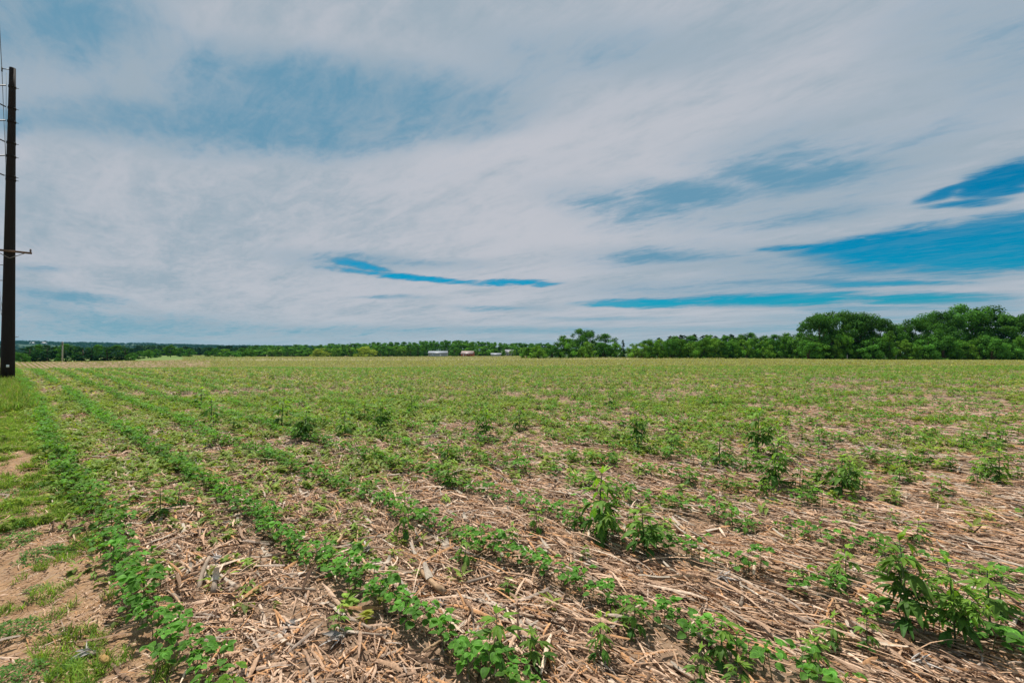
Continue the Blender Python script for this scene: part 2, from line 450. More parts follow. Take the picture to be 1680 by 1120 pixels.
def ragweed(seed, h=.45, nodes=6, branch=False, fine=True):
    """giant ragweed: upright stem, opposite pairs of lobed drooping leaves"""
    rg = random.Random(seed)
    st, fo = PB(), PB()
    lo, hi = np.array([.038, .130, .028]), np.array([.195, .325, .038])
    sc = (.07, .11, .045)
    def shoot(base, vec, h, nodes, az, s):
        base = np.array(base, float); vec = np.array(vec, float); vec /= np.linalg.norm(vec)
        bend = np.array([rg.uniform(-.1, .1), rg.uniform(-.1, .1), 0]) * h
        def P(f): return base + vec * h * f + bend * f * f
        st.tube([P(0), P(.35), P(.7), P(.97)], [.0068 * s, .0055 * s, .004 * s, .0018 * s], 6 if fine else 4, sc)
        for i in range(nodes):
            f = .16 + .8 * (i + rg.uniform(-.2, .2)) / nodes
            p = P(f)
            size = h * (.285 * math.sin(PI * (.25 + .62 * f)) + .05)
            for k in (0, 1):
                a = az + i * PI / 2 + k * PI + rg.uniform(-.35, .35)
                e = rg.uniform(.15, .6) + .5 * f
                pl = size * rg.uniform(.3, .5)
                tip = p + np.array([math.cos(a) * math.cos(e), math.sin(a) * math.cos(e), math.sin(e)]) * pl
                st.tube([p, tip], [.0021 * s, .0014 * s], 3, sc, False)
                c = (lo * (1 - f) + hi * f) * rg.uniform(.8, 1.2)
                droop = rg.uniform(-.5, .25) + .35 * f
                cr = rg.uniform(.5, 1.2)
                lobes = (0, .62, -.62) if size > h * .16 else (0,)
                if size > h * .25 and rg.random() < .6: lobes = (0, .5, -.5, 1.15, -1.15)
                for m, da in enumerate(lobes):
                    L = size * (1 if m == 0 else .82 if m < 3 else .55) * rg.uniform(.9, 1.1)
                    leaf(fo, tip, a + da, droop - (.1 if m else 0), L, L * (.25 if m else .30), c * rg.uniform(.85, 1.12), 'lance', .28, cr, rg.uniform(-.3, .3), fine, 1.15, .2, rg)
        for k in range(5):                             # bright tuft at the tip
            leaf(fo, P(.96), rg.uniform(0, 6.3), rg.uniform(.35, 1.2), h * rg.uniform(.12, .22), h * .05, hi * rg.uniform(.95, 1.35), 'lance', .3, rg.uniform(.2, .9), 0, fine, 1.1, .1, rg)
    shoot((0, 0, -.01), (rg.uniform(-.06, .06), rg.uniform(-.06, .06), 1), h, nodes, rg.uniform(0, 6.3), h / .45)
    if branch:
        for k in range(rg.choice((2, 3, 4))):
            a = rg.uniform(0, 6.3)
            shoot((0, 0, h * rg.uniform(.08, .35)), (math.cos(a), math.sin(a), rg.uniform(.9, 1.5)), h * rg.uniform(.4, .62), max(3, nodes - 2), rg.uniform(0, 6.3), h / .75)
    return st, fo

def both(pair):
    return join([pair[0].arrays(), pair[1].arrays()])

SUN_AZ, SUN_EL = math.radians(-26), math.radians(66)      # heading right of straight ahead, height

# ------------------------------------------------------------------ crop rows
rng = np.random.default_rng(7)
def row_points(y0, y1, step, fov=1.22, jitter=.05, keep=1.0):
    """points along the rows with depth y0..y1 inside the (widened) view"""
    out = []
    kmax = int((y1 * (fov * RN[0] + RN[1]) - R0) / RS) + 2
    for k in range(0, kmax):
        r = R0 + RS * k
        s = np.arange(-2 * y1 - 5, 2 * y1 + 5, step)
        s = s + rng.uniform(-.5, .5, len(s)) * step
        rj = r + rng.normal(0, jitter, len(s)) + (vnoise(s * .25, s * 0 + k, 11) - .5) * .14
        X = RN[0] * rj + RD[0] * s; Y = RN[1] * rj + RD[1] * s
        m = (Y > y0) & (Y <= y1) & (np.abs(X) < fov * Y + .5)
        m &= rng.random(len(s)) < keep
        # gaps in the stand; thinner further right
        g = vnoise(s * .55, s * 0 + k * 3.1, 12)
        thin = np.clip(.14 + .05 * (k - 1), 0, .36)
        m &= g > thin * .9
        if k >= 2: m &= rng.random(len(s)) > np.clip(.1 * (k - 1), 0, .45)
        # the far hollow with bare residue on the left
        out.append(np.stack([X[m], Y[m], np.full(m.sum(), k)], 1))
    return np.concatenate(out)

near = row_points(1.75, 7.0, .044, jitter=.045)
dist = np.hypot(near[:, 0], near[:, 1])
near = near[np.argsort(dist)]
inframe = (np.abs(near[:, 0]) < near[:, 1] * 1.13) & (EYE / near[:, 1] * F + HY < 1135)
idx = np.where(inframe)[0][:300]
mask = np.zeros(len(near), bool); mask[idx] = True
single, rest = near[mask], near[~mask]

ROWN = ['first', 'second', 'third', 'fourth', 'fifth', 'sixth', 'seventh', 'eighth', 'ninth', 'tenth', 'eleventh', 'twelfth']
SOYT = [soy(100 + i, h=.118 + .012 * (i % 4), fine=True, ntri=2 + (i % 3)) for i in range(10)]
SOYM = [(a.mesh('soybean_stem', M_STEM), b.mesh('soybean_foliage', M_SOY, True)) for a, b in SOYT]
soy_proto = {}
for n_, (x, y, k) in enumerate(single):
    v = int(rng.integers(0, len(SOYM)))
    k = int(k)
    lab = {0: 'soybean seedling with round leaves in the first crop row beside the bare verge',
           1: 'soybean seedling with round leaves in the second crop row from the verge',
           2: 'soybean seedling growing in the sparser third crop row from the verge'}.get(
           k, f'scattered soybean seedling in the {ROWN[min(k, 11)]} crop row from the verge')
    o = thing('soybean_plant', lab, 'soybean plant', (x, y, h1(x, y)), rng.uniform(0, 6.28), f'soybean seedlings of the {ROWN[min(k, 11)]} row')
    s = rng.uniform(.68, 1.05) * (1.04 if k < 2 else .95)
    o.scale = (s, s, s * rng.uniform(.85, 1.1))
    if v not in soy_proto:
        soy_proto[v] = (link('stem', SOYM[v][0], o), link('foliage', SOYM[v][1], o))
    else:
        for src in soy_proto[v]:
            c = src.copy(); c.parent = o; COL.objects.link(c)

parts = []
def scatter(pts, temps, smin, smax, tilt=.15, tvar=.18, zoff=0.0):
    if len(pts) == 0: return
    which = rng.integers(0, len(temps), len(pts))
    z = H(pts[:, 0], pts[:, 1])
    for w in range(len(temps)):
        m = which == w
        c = int(m.sum())
        if not c: continue
        pos = np.stack([pts[m, 0], pts[m, 1], z[m] + zoff], 1)
        ti = 1 + rng.normal(0, tvar, (c, 1)) + rng.normal(0, .05, (c, 3)) + np.abs(rng.normal(0, .16, (c, 1))) * np.array([1, .25, -.3])
        yield merge(temps[w], pos, rng.uniform(0, 6.28, c), rng.uniform(smin, smax, c), rng.normal(0, tilt, (c, 2)), np.clip(ti, .5, 1.7))

SOY_MID = [both(soy(200 + i, .135, False, 2 + i % 3)) for i in range(8)]
parts += list(scatter(rest, [both(p) for p in SOYT[:8]], .68, 1.05))
parts += list(scatter(row_points(7.0, 16.0, .055, jitter=.06), SOY_MID, .72, 1.15))
parts += list(scatter(row_points(16.0, 40.0, .09, 1.2, .10), SOY_MID[:4], .9, 1.45))

def tuft(seed, n=7, size=.12):
    rg = random.Random(seed); pb = PB()
    for i in range(n):
        c = np.array([.245, .275, .105]) * rg.uniform(.6, 1.35)
        a = rg.uniform(0, 6.3); L = size * rg.uniform(.6, 1.1)
        b = np.array([rg.uniform(-1, 1), rg.uniform(-1, 1), 0]) * size * .7 + np.array([0, 0, size * rg.uniform(.1, .8)])
        R = rot(a, rg.uniform(-.3, .7), rg.uniform(-.6, .6))
        V = np.array([[0, 0, 0], [.5, -.35, .05], [1, 0, -.05], [.5, .35, .05]]) * L @ R + b
        pb.add(V, [[0, 1, 2, 3]], None, c)
    return pb.arrays()
TUFT = [tuft(i) for i in range(6)]
def slope(P):            # the bare striped slope beyond the left crest
    q = P[:, 0] / P[:, 1]
    return (q > -1.09) & (q < -.66) & (P[:, 1] > 68)
parts += list(scatter(row_points(40, 75, .17, 1.18, .14), TUFT, 1.0, 1.7, tvar=.2))
P_ = row_points(75, 125, .32, 1.18, .2); parts += list(scatter(P_[~slope(P_)], TUFT, 1.3, 2.2, tvar=.2))
P_ = row_points(68, 122, .22, 1.18, .0); P_ = P_[slope(P_)]; parts += list(scatter(P_, TUFT, 1.0, 1.5, tvar=.25))
P_ = row_points(125, 345, 1.7, 1.0, .3); q_ = P_[:, 0] / P_[:, 1]
P_ = P_[(q_ > -.72) & (q_ < .04) | (q_ > .0) & (q_ < .7) & (P_[:, 1] < 165 - (q_ - .25) * 125)]
parts += list(scatter(P_, [tuft(60 + i, 5) for i in range(4)], 2.6, 4.0, tvar=.2))
V, Q, T, C = join(parts)
# keep the crop off the far meadow and wood edge
link('soybean_crop', make_mesh('soybean_crop', V, Q, T, C, False, (M_SOY,)), kind='stuff', label='rows of small soybean plants covering the field', category='crop')
print('soy verts', len(V), 'single', len(single))
# ------------------------------------------------------------------ ragweed and other tall weeds, one object each
BIGT = [ragweed(300 + i, .45, 8, True) for i in range(5)]
MIDT = [ragweed(320 + i, .30, 6, False) for i in range(6)]
SMLT = [ragweed(340 + i, .16, 5, False) for i in range(5)]
def meshes(tl, nm): return [(a.mesh(nm + '_stem', M_STEM), b.mesh(nm + '_foliage', M_WEED, True), h) for a, b, h in tl]
WM = {'big': meshes([(a, b, .47) for a, b in BIGT], 'tall_ragweed'),
      'mid': meshes([(a, b, .31) for a, b in MIDT], 'ragweed'),
      'small': meshes([(a, b, .17) for a, b in SMLT], 'ragweed_seedling')}
wproto = {}
def weed(x, y, kind, height, label, group, wide=1.0, rz=None):
    v = int(rng.integers(0, len(WM[kind])))
    o = thing('ragweed_plant', label, 'weed', (x, y, h1(x, y)), rng.uniform(0, 6.28) if rz is None else rz, group)
    s = height / WM[kind][v][2]
    o.scale = (s * wide, s * wide, s)
    if (kind, v) not in wproto:
        wproto[(kind, v)] = (link('stem', WM[kind][v][0], o), link('foliage', WM[kind][v][1], o))
    else:
        for src in wproto[(kind, v)]:
            c = src.copy(); c.parent = o; COL.objects.link(c)
    return o
GW = 'tall ragweed plants standing above the crop'
PLACED = [   # foot in the photo, height in pixels, kind, width, label
    (1488, 1040, 168, 'big', .85, 'tall ragweed with a pale top, left stem of the big bottom right clump'),
    (1568, 1062, 150, 'big', .8, 'dark leafy ragweed, middle stem of the big bottom right clump'),
    (1626, 1048, 120, 'mid', 1.1, 'ragweed with drooping leaves, right stem of the big bottom right clump'),
    (983, 888, 122, 'big', 1.0, 'tallest bushy ragweed in the middle of the residue, beside a shorter one'),
    (1058, 910, 86, 'big', 1.2, 'short spreading ragweed just right of the tallest bushy one'),
    (985, 1086, 84, 'mid', .9, 'pale young ragweed standing alone low in the frame on corn residue'),
    (1182, 1092, 88, 'mid', 1.1, 'broad pale ragweed beside soybean seedlings near the bottom edge'),
    (1210, 1136, 62, 'small', 1.3, 'young ragweed cut by the bottom edge below the broad pale one'),
    (665, 884, 76, 'mid', .9, 'upright ragweed between the second and third crop rows'),
    (880, 876, 52, 'small', 1.1, 'small bright ragweed left of the tallest bushy one'),
    (1244, 748, 62, 'big', .9, 'rear ragweed of the bright bushy pair right of centre'),
    (1266, 803, 92, 'big', .95, 'front ragweed of the bright bushy pair right of centre'),
    (1382, 818, 78, 'big', 1.1, 'wide bright ragweed right of the bushy pair'),
    (1640, 796, 62, 'big', 1.0, 'dark ragweed by itself near the right edge of the field'),
    (1545, 815, 40, 'mid', 1.3, 'low spreading ragweed left of the dark one by the right edge'),
    (1047, 738, 56, 'big', .75, 'narrow dark ragweed upright in the middle distance'),
    (733, 757, 32, 'mid', 1.4, 'dark low ragweed casting shade in front of the centre'),
    (797, 721, 44, 'big', .85, 'dark ragweed standing just left of centre in the middle distance'),
    (500, 724, 46, 'big', 1.1, 'dark bushy ragweed over the left middle rows'),
    (625, 708, 42, 'big', .95, 'dark ragweed right of the bushy one over the middle rows'),
    (566, 717, 34, 'mid', 1.2, 'lower ragweed between two dark bushy ones in the middle rows'),
    (676, 682, 30, 'mid', 1.0, 'dark upright ragweed near the upper middle of the field'),
    (1001, 670, 24, 'mid', 1.1, 'dark small ragweed far out right of centre'),
    (1029, 654, 18, 'mid', 1.1, 'tiny dark ragweed beyond the one far out right of centre'),
    (1056, 613, 11, 'mid', 1.2, 'farthest lone dark ragweed out near the field edge'),
    (262, 852, 58, 'mid', 1.2, 'leafy ragweed rising out of the first crop row'),
    (292, 832, 40, 'mid', 1.3, 'bright ragweed leaning from the first crop row towards the residue'),
    (212, 836, 36, 'mid', 1.2, 'ragweed among the soybeans of the first crop row'),
    (346, 696, 36, 'mid', 1.2, 'ragweed in the second crop row at middle distance'),
    (383, 708, 28, 'mid', 1.2, 'low ragweed beside the second crop row at middle distance'),
    (462, 702, 40, 'mid', 1.2, 'bright ragweed left of the dark bushy one'),
    (330, 668, 26, 'mid', 1.5, 'bright ragweed patch plant in the left distance'),
    (852, 707, 32, 'mid', 1.1, 'bright ragweed right of centre in the middle distance'),
    (908, 778, 32, 'mid', 1.2, 'light ragweed above the tallest bushy one'),
    (735, 800, 52, 'mid', 1.2, 'yellow green ragweed in front of the dark low one'),
    (1130, 800, 40, 'mid', 1.1, 'pale ragweed left of the bushy pair'),
    (1202, 868, 46, 'small', 1.1, 'small pale ragweed on residue below the bushy pair'),
    (1312, 806, 48, 'mid', 1.1, 'ragweed squeezed between the bushy pair and the wide bright one'),
    (1102, 748, 32, 'mid', 1.2, 'flat bright ragweed right of the narrow dark one'),
    (1180, 764, 44, 'mid', 1.1, 'ragweed just left of the rear bushy one'),
    (1455, 770, 34, 'mid', 1.2, 'pale ragweed right of the wide bright one'),
    (1010, 812, 34, 'small', 1.2, 'ragweed seedling between the tallest bushy one and the narrow dark one'),
    (598, 690, 26, 'mid', 1.2, 'ragweed behind the lower one of the middle rows'),
    (195, 640, 12, 'mid', 1.3, 'dark ragweed far along the second crop row'),
    (640, 640, 14, 'mid', 1.2, 'dark ragweed dot in the far middle of the field'),
    (446, 624, 12, 'mid', 1.1, 'small dark ragweed far out left of the pale bush'),
]
for px, py, hp, kind, wide, lab in PLACED:
    x, y, z = ground(px, py)
    weed(x, y, kind, hp * y / F * (1.3 if py < 765 else 1.0), lab, GW, wide * (1.1 if py < 765 else 1.0))
# the many smaller ones
placed_xy = [ground(p[0], p[1])[:2] for p in PLACED]
cnt = 0
rs = np.random.default_rng(21)
GS = 'smaller ragweed plants among the crop rows'
while cnt < 240:
    px = rs.uniform(20, 1690); py = 600 + 535 * rs.random() ** 1.75
    x, y, z = ground(px, py)
    r = x * RN[0] + y * RN[1]
    if r < .2: continue
    d = vnoise(np.array([x * .35]), np.array([y * .35]), 31)[0]
    bias = 1.0 if py < 860 else .33
    if rs.random() > bias * np.clip((d - .25) * 2.2, .08, 1): continue
    if min((x - a) ** 2 + (y - b) ** 2 for a, b in placed_xy) < (.05 * y) ** 2 * .25: continue
    if 610 > py and rs.random() < .6: continue
    zone = 'near residue strips' if y < 4 else 'middle rows' if y < 10 else 'far green rows'
    side = 'left' if px < 560 else 'right' if px > 1120 else 'central'
    kind = 'small' if y < 4.5 and rs.random() < .75 else 'mid'
    hgt = rs.uniform(.1, .2) if kind == 'small' else rs.uniform(.15, .29)
    weed(x, y, kind, hgt, f'small yellow green ragweed on the {side} part of the {zone}', GS, rs.uniform(1.0, 1.5))
    cnt += 1

# low mixed weeds that nobody could count: between the rows from a few metres out
def low_weed(seed, base=(.185, .275, .046)):
    rg = random.Random(seed); pb = PB()
    for i in range(9):
        c = np.array(base) * rg.uniform(.65, 1.25)
        leaf(pb, (rg.uniform(-.03, .03), rg.uniform(-.03, .03), rg.uniform(.01, .09)), rg.uniform(0, 6.3), rg.uniform(-.2, .8), rg.uniform(.05, .1), rg.uniform(.018, .04), c, 'lance', .3, rg.uniform(.2, .9), 0, False, 1.1)
    return pb.arrays()
LOWT = [low_weed(i) for i in range(6)]
def free_points(n, y0, y1, seed, freq=.4, thr=.5, rmin=.3, fov=1.2, power=1.0):
    g = np.random.default_rng(seed)
    Y = y0 + (y1 - y0) * np.sqrt(g.random(n * 6)) ** power
    X = (g.random(n * 6) * 2 - 1) * fov * Y
    d = vnoise(X * freq, Y * freq, seed) * .65 + vnoise(X * freq * 3.1, Y * freq * 3.1, seed + 1) * .35
    r = X * RN[0] + Y * RN[1]
    side = np.clip(X / Y * .17, -.06, .14)
    m = (d > thr + side) & (r > rmin)
    return np.stack([X[m], Y[m], Y[m]], 1)[:n]
parts = []
parts += list(scatter(free_points(1100, 2.2, 6, 41, .5, .56), LOWT, .4, .9))
fade = np.random.default_rng(6)
P_ = free_points(10500, 3.3, 13, 46, .9, .47); P_ = P_[fade.random(len(P_)) < np.clip((P_[:, 1] - 2.6) / 3.0, 0, 1)]
parts += list(scatter(P_, LOWT, .55, 1.25))
P_ = free_points(38000, 4.0, 28, 42, .7, .40); P_ = P_[fade.random(len(P_)) < np.clip((28 - P_[:, 1]) / 17, 0, 1) ** 1.5 * np.clip(P_[:, 1] / 9, .45, 1)]
parts += list(scatter(P_, LOWT, .6, 1.3))
P_ = free_points(36000, 11, 52, 45, .9, .43); P_ = P_[fade.random(len(P_)) < np.clip((P_[:, 1] - 10) / 10, 0, 1) * np.clip((54 - P_[:, 1]) / 26, 0, 1)]
parts += list(scatter(P_, [tuft(90 + i, 7, .11) for i in range(5)], .7, 1.3))
P_ = free_points(52000, 14, 75, 43, 2.2, .40)
P_ = P_[np.random.default_rng(4).random(len(P_)) < np.clip((72 - P_[:, 1]) / 44, 0, 1)]; P_ = P_[~slope(P_)]
parts += list(scatter(P_, [low_weed(20 + i, (.178, .250, .052)) for i in range(4)], .8, 1.6))
P_ = free_points(56000, 22, 112, 44, 1.3, .38, 1.2)
P_ = P_[~slope(P_)]
parts += list(scatter(P_, [tuft(80 + i, 5) for i in range(4)], .8, 1.8))
V, Q, T, C = join(parts)
link('weeds', make_mesh('weeds', V, Q, T, C, False, (M_WEED,)), kind='stuff', label='low mixed weeds growing between the crop rows', category='weeds')
print('weeds', len(V))

# ------------------------------------------------------------------ corn residue
def stalk(seed, L, r, split=False):
    rg = random.Random(seed); pb = PB()
    base = np.array(rg.choice([(.50, .36, .25), (.40, .30, .22), (.56, .42, .31), (.29, .22, .165), (.48, .31, .18)]))
    n = max(6, int(L / .035)); pts, rad = [], []
    bx, by = rg.uniform(-.1, .1), rg.uniform(-.06, .06)
    node = rg.uniform(.09, .15); ph = rg.uniform(0, node)
    for i in range(n + 1):
        f = i / n
        pts.append([(f - .5) * L, (f - .5) ** 2 * bx * L * 2, r * .9 + (f - .5) ** 2 * by * L])
        k = abs(((f * L + ph) % node) - node / 2) / (node / 2)
        rad.append(r * (1 - .25 * f) * (1 + .3 * max(0, k - .78) / .22) * rg.uniform(.93, 1.05))
    V0 = pb.n
    pb.tube(pts, rad, 8, base)
    C = pb.C[-1]; nv = (n + 1) * 8
    for i in range(n + 1):
        k = abs(((i / n * L + ph) % node) - node / 2) / (node / 2)
        f = .62 if k > .86 else rg.uniform(.9, 1.1)
        C[i * 8:(i + 1) * 8] = base * f
    C[nv:] = np.array([.62, .52, .40]) * rg.uniform(.7, 1)      # pith at the broken ends
    V = pb.V[-1]
    for e, i in ((0, 0), (1, n)):                               # splintered ends
        V[i * 8:(i + 1) * 8, 0] += (-1 if e == 0 else 1) * np.array([rg.uniform(-.2, 1.2) for _ in range(8)]) * r * 1.2
    if rg.random() < .7:                                        # a torn sheath still clinging
        s0 = rg.uniform(-.3, .1) * L
        t_ = np.linspace(0, 1, 6); Ls = L * rg.uniform(.25, .5)
        W = r * rg.uniform(1.0, 1.8); a0 = rg.uniform(-1, 1)
        SV = []
        for q in t_:
            lift = r * 1.2 + q * q * rg.uniform(.5, 1.5) * r * 2
            for o in (-1, 0, 1):
                SV.append([s0 + q * Ls, o * W * (1 - .5 * q) + a0 * q * Ls * .2, r * .9 + lift - abs(o) * r * .5])
        pb.add(SV, [[i * 3 + j, (i + 1) * 3 + j, (i + 1) * 3 + j + 1, i * 3 + j + 1] for i in range(5) for j in range(2)], None, np.array([.50, .41, .32]) * rg.uniform(.75, 1.05))
    return pb
STK = []
for i in range(14):
    L = [.14, .2, .28, .36, .45, .24, .16, .32, .22, .18, .5, .27, .12, .38][i]
    STK.append((stalk(500 + i, L, random.Random(i).uniform(.005, .011)), L))
STM = [s.mesh('corn_stalk', M_STALK, True) for s, _ in STK]
RD_AZ = math.atan2(RD[1], RD[0])
def lay_angle(g, X, Y, n):
    """most pieces lie roughly along the rows, more so on the right"""
    al = g.random(n) < np.where(X / Y > .1, .72, .4)
    return np.where(al, RD_AZ + g.normal(0, .38, n), g.uniform(0, 2 * PI, n))
g = np.random.default_rng(77)
n = 7500
Y = 1.8 + 8.2 * np.sqrt(g.random(n)); X = (g.random(n) * 2 - 1) * 1.18 * Y
r = X * RN[0] + Y * RN[1]
rowd = np.abs(((r - R0 + RS / 2) % RS) - RS / 2)
keep = (r > .62) & ((rowd > .1) | (g.random(n) < .45))
X, Y = X[keep], Y[keep]; n = len(X)
ang = lay_angle(g, X, Y, n); w = g.integers(0, len(STM), n)
Ls = np.array([s[1] for s in STK])[w]
app = Ls / np.hypot(X, Y)
vis = (np.abs(X) < Y * 1.12) & (EYE / Y * F + HY < 1118)
order = np.argsort(-app * vis)
chosen = order[:290]; others = order[290:]
def zone(x, y):
    r = x * RN[0] + y * RN[1]; k = int((r - R0) // RS)
    band = ['between the first and second crop rows', 'between the second and third crop rows', 'between the third and fourth crop rows', 'right of the fourth crop row'][min(max(k, 0), 3)]
    return band
for i in chosen:
    x, y = X[i], Y[i]
    kind = 'long' if Ls[i] > .3 else 'short' if Ls[i] < .19 else 'broken'
    o = link('corn_stalk', STM[w[i]], None, (x, y, h1(x, y) + .004 + .012 * g.random()), label=f'{kind} dry corn stalk lying on the soil {zone(x, y)}', category='corn stalk', group=f'{kind} corn stalks {zone(x, y)}')
    o.rotation_euler = (g.uniform(0, 6.28) * 0, g.normal(0, .07), ang[i]); s = g.uniform(.85, 1.2); o.scale = (s, s * g.uniform(.8, 1.3), s)
# remarkable pieces
def at_px_stalk(px, py, v, ang_, el, sc, label, thick=1.3):
    x, y, z = ground(px, py)
    o = link('corn_stalk', STM[v], None, (x, y, z + .01 + abs(math.sin(el)) * Ls0[v] * .45 * sc), label=label, category='corn stalk')
    o.rotation_euler = (0, -el, ang_); o.scale = (sc, sc * thick, sc * thick)
Ls0 = [s[1] for s in STK]
at_px_stalk(332, 960, 5, 1.9, .5, .95, 'grey broken corn stalk propped upright right of the first row', 1.7)
at_px_stalk(352, 968, 6, 2.05, .45, 1.0, 'dark split stalk half leaning on the propped grey one', 1.6)
at_px_stalk(706, 962, 2, 2.25, .06, 1.0, 'thick grey corn stalk lying clear left of centre residue', 1.6)
at_px_stalk(432, 1018, 1, 2.2, .1, 1.0, 'pale corn stalk end standing out below the second crop row', 1.6)
at_px_stalk(1330, 980, 4, 2.4, .02, 1.0, 'long split corn stalk left of the big bottom right clump', 1.2)
at_px_stalk(1620, 905, 7, 2.15, .12, 1.0, 'dark tilted corn stalk behind the big bottom right clump', 1.5)

# corn residue nobody could count: leaf straps, chips, more stalks
def straw(n, y0, y1, seed, lmin, lmax, wmin, wmax, lift, rmin=.25, verge=False):
    g = np.random.default_rng(seed)
    Y = y0 + (y1 - y0) * np.sqrt(g.random(n)) if y0 > 3 else np.sqrt(y0 * y0 + (y1 * y1 - y0 * y0) * g.random(n))
    X = (g.random(n) * 2 - 1) * 1.2 * Y
    r = X * RN[0] + Y * RN[1]
    if verge:
        s_ = 1.6 + 8 * g.random(n) ** 1.5; r = g.uniform(-.9, .75, n)
        X = RN[0] * r + RD[0] * s_; Y = RN[1] * r + RD[1] * s_
    patch = vnoise(X * 1.1, Y * 1.1, 52) * .6 + vnoise(X * 3.3, Y * 3.3, 53) * .4
    rowd = np.abs(((r - R0 + RS / 2) % RS) - RS / 2)
    p = np.clip((patch - .15) * 2.4, .34, 1) * np.where(rowd < .11, .45, 1.0)
    edge = np.clip((r - rmin) / .45, 0, 1) ** 1.5
    p = p * (1 if verge else np.clip(edge, .07, 1))
    p = p * np.clip((40 - Y) / 24, .15, 1)
    m = (g.random(n) < p) & (r > (-9 if verge else rmin - .6))
    X, Y = X[m], Y[m]; n = len(X)
    a = lay_angle(g, X, Y, n)
    L = np.exp(g.uniform(math.log(lmin), math.log(lmax), n)); W = g.uniform(wmin, wmax, n)
    cur = g.normal(0, .55, n) * np.where(g.random(n) < .22, 1.6, .28); arch = np.abs(g.normal(0, .035, n)); tw = g.normal(0, .6, n)
    z0 = g.random(n) ** 2 * lift + .002
    pal = np.array([(.53, .355, .245), (.43, .295, .215), (.64, .465, .355), (.25, .165, .115), (.54, .305, .16), (.09, .054, .035), (.74, .59, .48), (.42, .345, .30)])  # darkest tones also stand in for deep shade among the litter
    pal = pal * np.array([1.03, .97, .88])
    c = pal[g.choice(len(pal), n, p=[.18, .16, .14, .14, .13, .13, .06, .06])] * g.uniform(.8, 1.15, (n, 1))
    K = 5
    tt = np.linspace(-.5, .5, K)
    th = a[:, None] + cur[:, None] * tt
    dx = np.cos(th) * L[:, None] / (K - 1); dy = np.sin(th) * L[:, None] / (K - 1)
    px = X[:, None] + np.cumsum(dx, 1) - dx.sum(1, keepdims=True) / 2
    py = Y[:, None] + np.cumsum(dy, 1) - dy.sum(1, keepdims=True) / 2
    gz = H(px.ravel(), py.ravel()).reshape(px.shape)
    pz = gz.mean(1, keepdims=True) * .6 + gz * .4 + z0[:, None] + (arch * L)[:, None] * (1 - (2 * tt) ** 2) + (g.normal(0, .05, n) * L)[:, None] * tt * 2
    pz = np.maximum(pz, gz + .001)
    wprof = np.array([.55, 1, 1.05, .9, .35])
    P = np.zeros((n, K, 3, 3))
    roll = tw[:, None] * tt * 2 + g.normal(0, .5, n)[:, None]
    for k, o in enumerate((-1, 0, 1)):
        ww = o * W[:, None] * .5 * wprof
        P[:, :, k, 0] = px - np.sin(th) * ww * np.cos(roll)
        P[:, :, k, 1] = py + np.cos(th) * ww * np.cos(roll)
        P[:, :, k, 2] = pz + ww * np.sin(roll) + (.28 * W[:, None] if o == 0 else 0)
    q = np.array([[i * 3 + j, (i + 1) * 3 + j, (i + 1) * 3 + j + 1, i * 3 + j + 1] for i in range(K - 1) for j in range(2)])
    Q = (q[None] + (np.arange(n) * K * 3)[:, None, None]).reshape(-1, 4)
    C = np.repeat(c[:, None], K * 3, 1) * g.uniform(.92, 1.08, (n, K * 3, 1))
    return P.reshape(-1, 3), Q, np.zeros((0, 3), int), C.reshape(-1, 3)
parts = [straw(68000, 1.7, 5.0, 61, .02, .20, .0025, .012, .036),
         straw(30000, 1.7, 4.5, 62, .008, .05, .002, .008, .02, -.1),
         straw(9000, 1.7, 5.0, 66, .02, .16, .0015, .006, .012, 0, True), straw(28000, 1.7, 5.0, 67, .004, .03, .0015, .006, .006, 0, True),
         straw(6500, 1.8, 8.0, 68, .16, .6, .005, .011, .06, 1.5),
         straw(10000, 1.7, 6.5, 65, .08, .36, .007, .020, .05),
         straw(52000, 5.0, 11.0, 63, .05, .30, .005, .018, .05),
         straw(60000, 10.5, 34.0, 64, .10, .4, .008, .026, .012)]
V, Q, T, C = join(parts)
link('straw', make_mesh('straw', V, Q, T, C, False, (M_STRAW,)), kind='stuff', label='shredded corn leaves and husks littering the soil', category='crop residue')
print('straw', len(V))
SA = [s.arrays() for s, _ in STK]
sp = []
g2 = np.random.default_rng(88)
n2 = 5200
Y2 = 9 + 17 * np.sqrt(g2.random(n2)); X2 = (g2.random(n2) * 2 - 1) * 1.18 * Y2
m2 = (X2 * RN[0] + Y2 * RN[1]) > .7
X2, Y2 = X2[m2], Y2[m2]
XX = np.concatenate([X[others], X2]); YY = np.concatenate([Y[others], Y2])
AA = np.concatenate([ang[others], lay_angle(g2, X2, Y2, len(X2))]); WW = np.concatenate([w[others], g2.integers(0, len(STM), len(X2))])
for v in range(len(SA)):
    m = WW == v
    c = int(m.sum())
    pos = np.stack([XX[m], YY[m], H(XX[m], YY[m]) + .004], 1)
    sp.append(merge(SA[v], pos, AA[m], np.full(c, 1.1), None, np.clip(1 + g2.normal(0, .15, (c, 1)) + np.zeros((c, 3)), .5, 1.5)))
V, Q, T, C = join(sp)
link('stalk_litter', make_mesh('stalk_litter', V, Q, T, C, True, (M_STALK,)), kind='stuff', label='smaller and farther corn stalk pieces strewn over the field', category='crop residue')

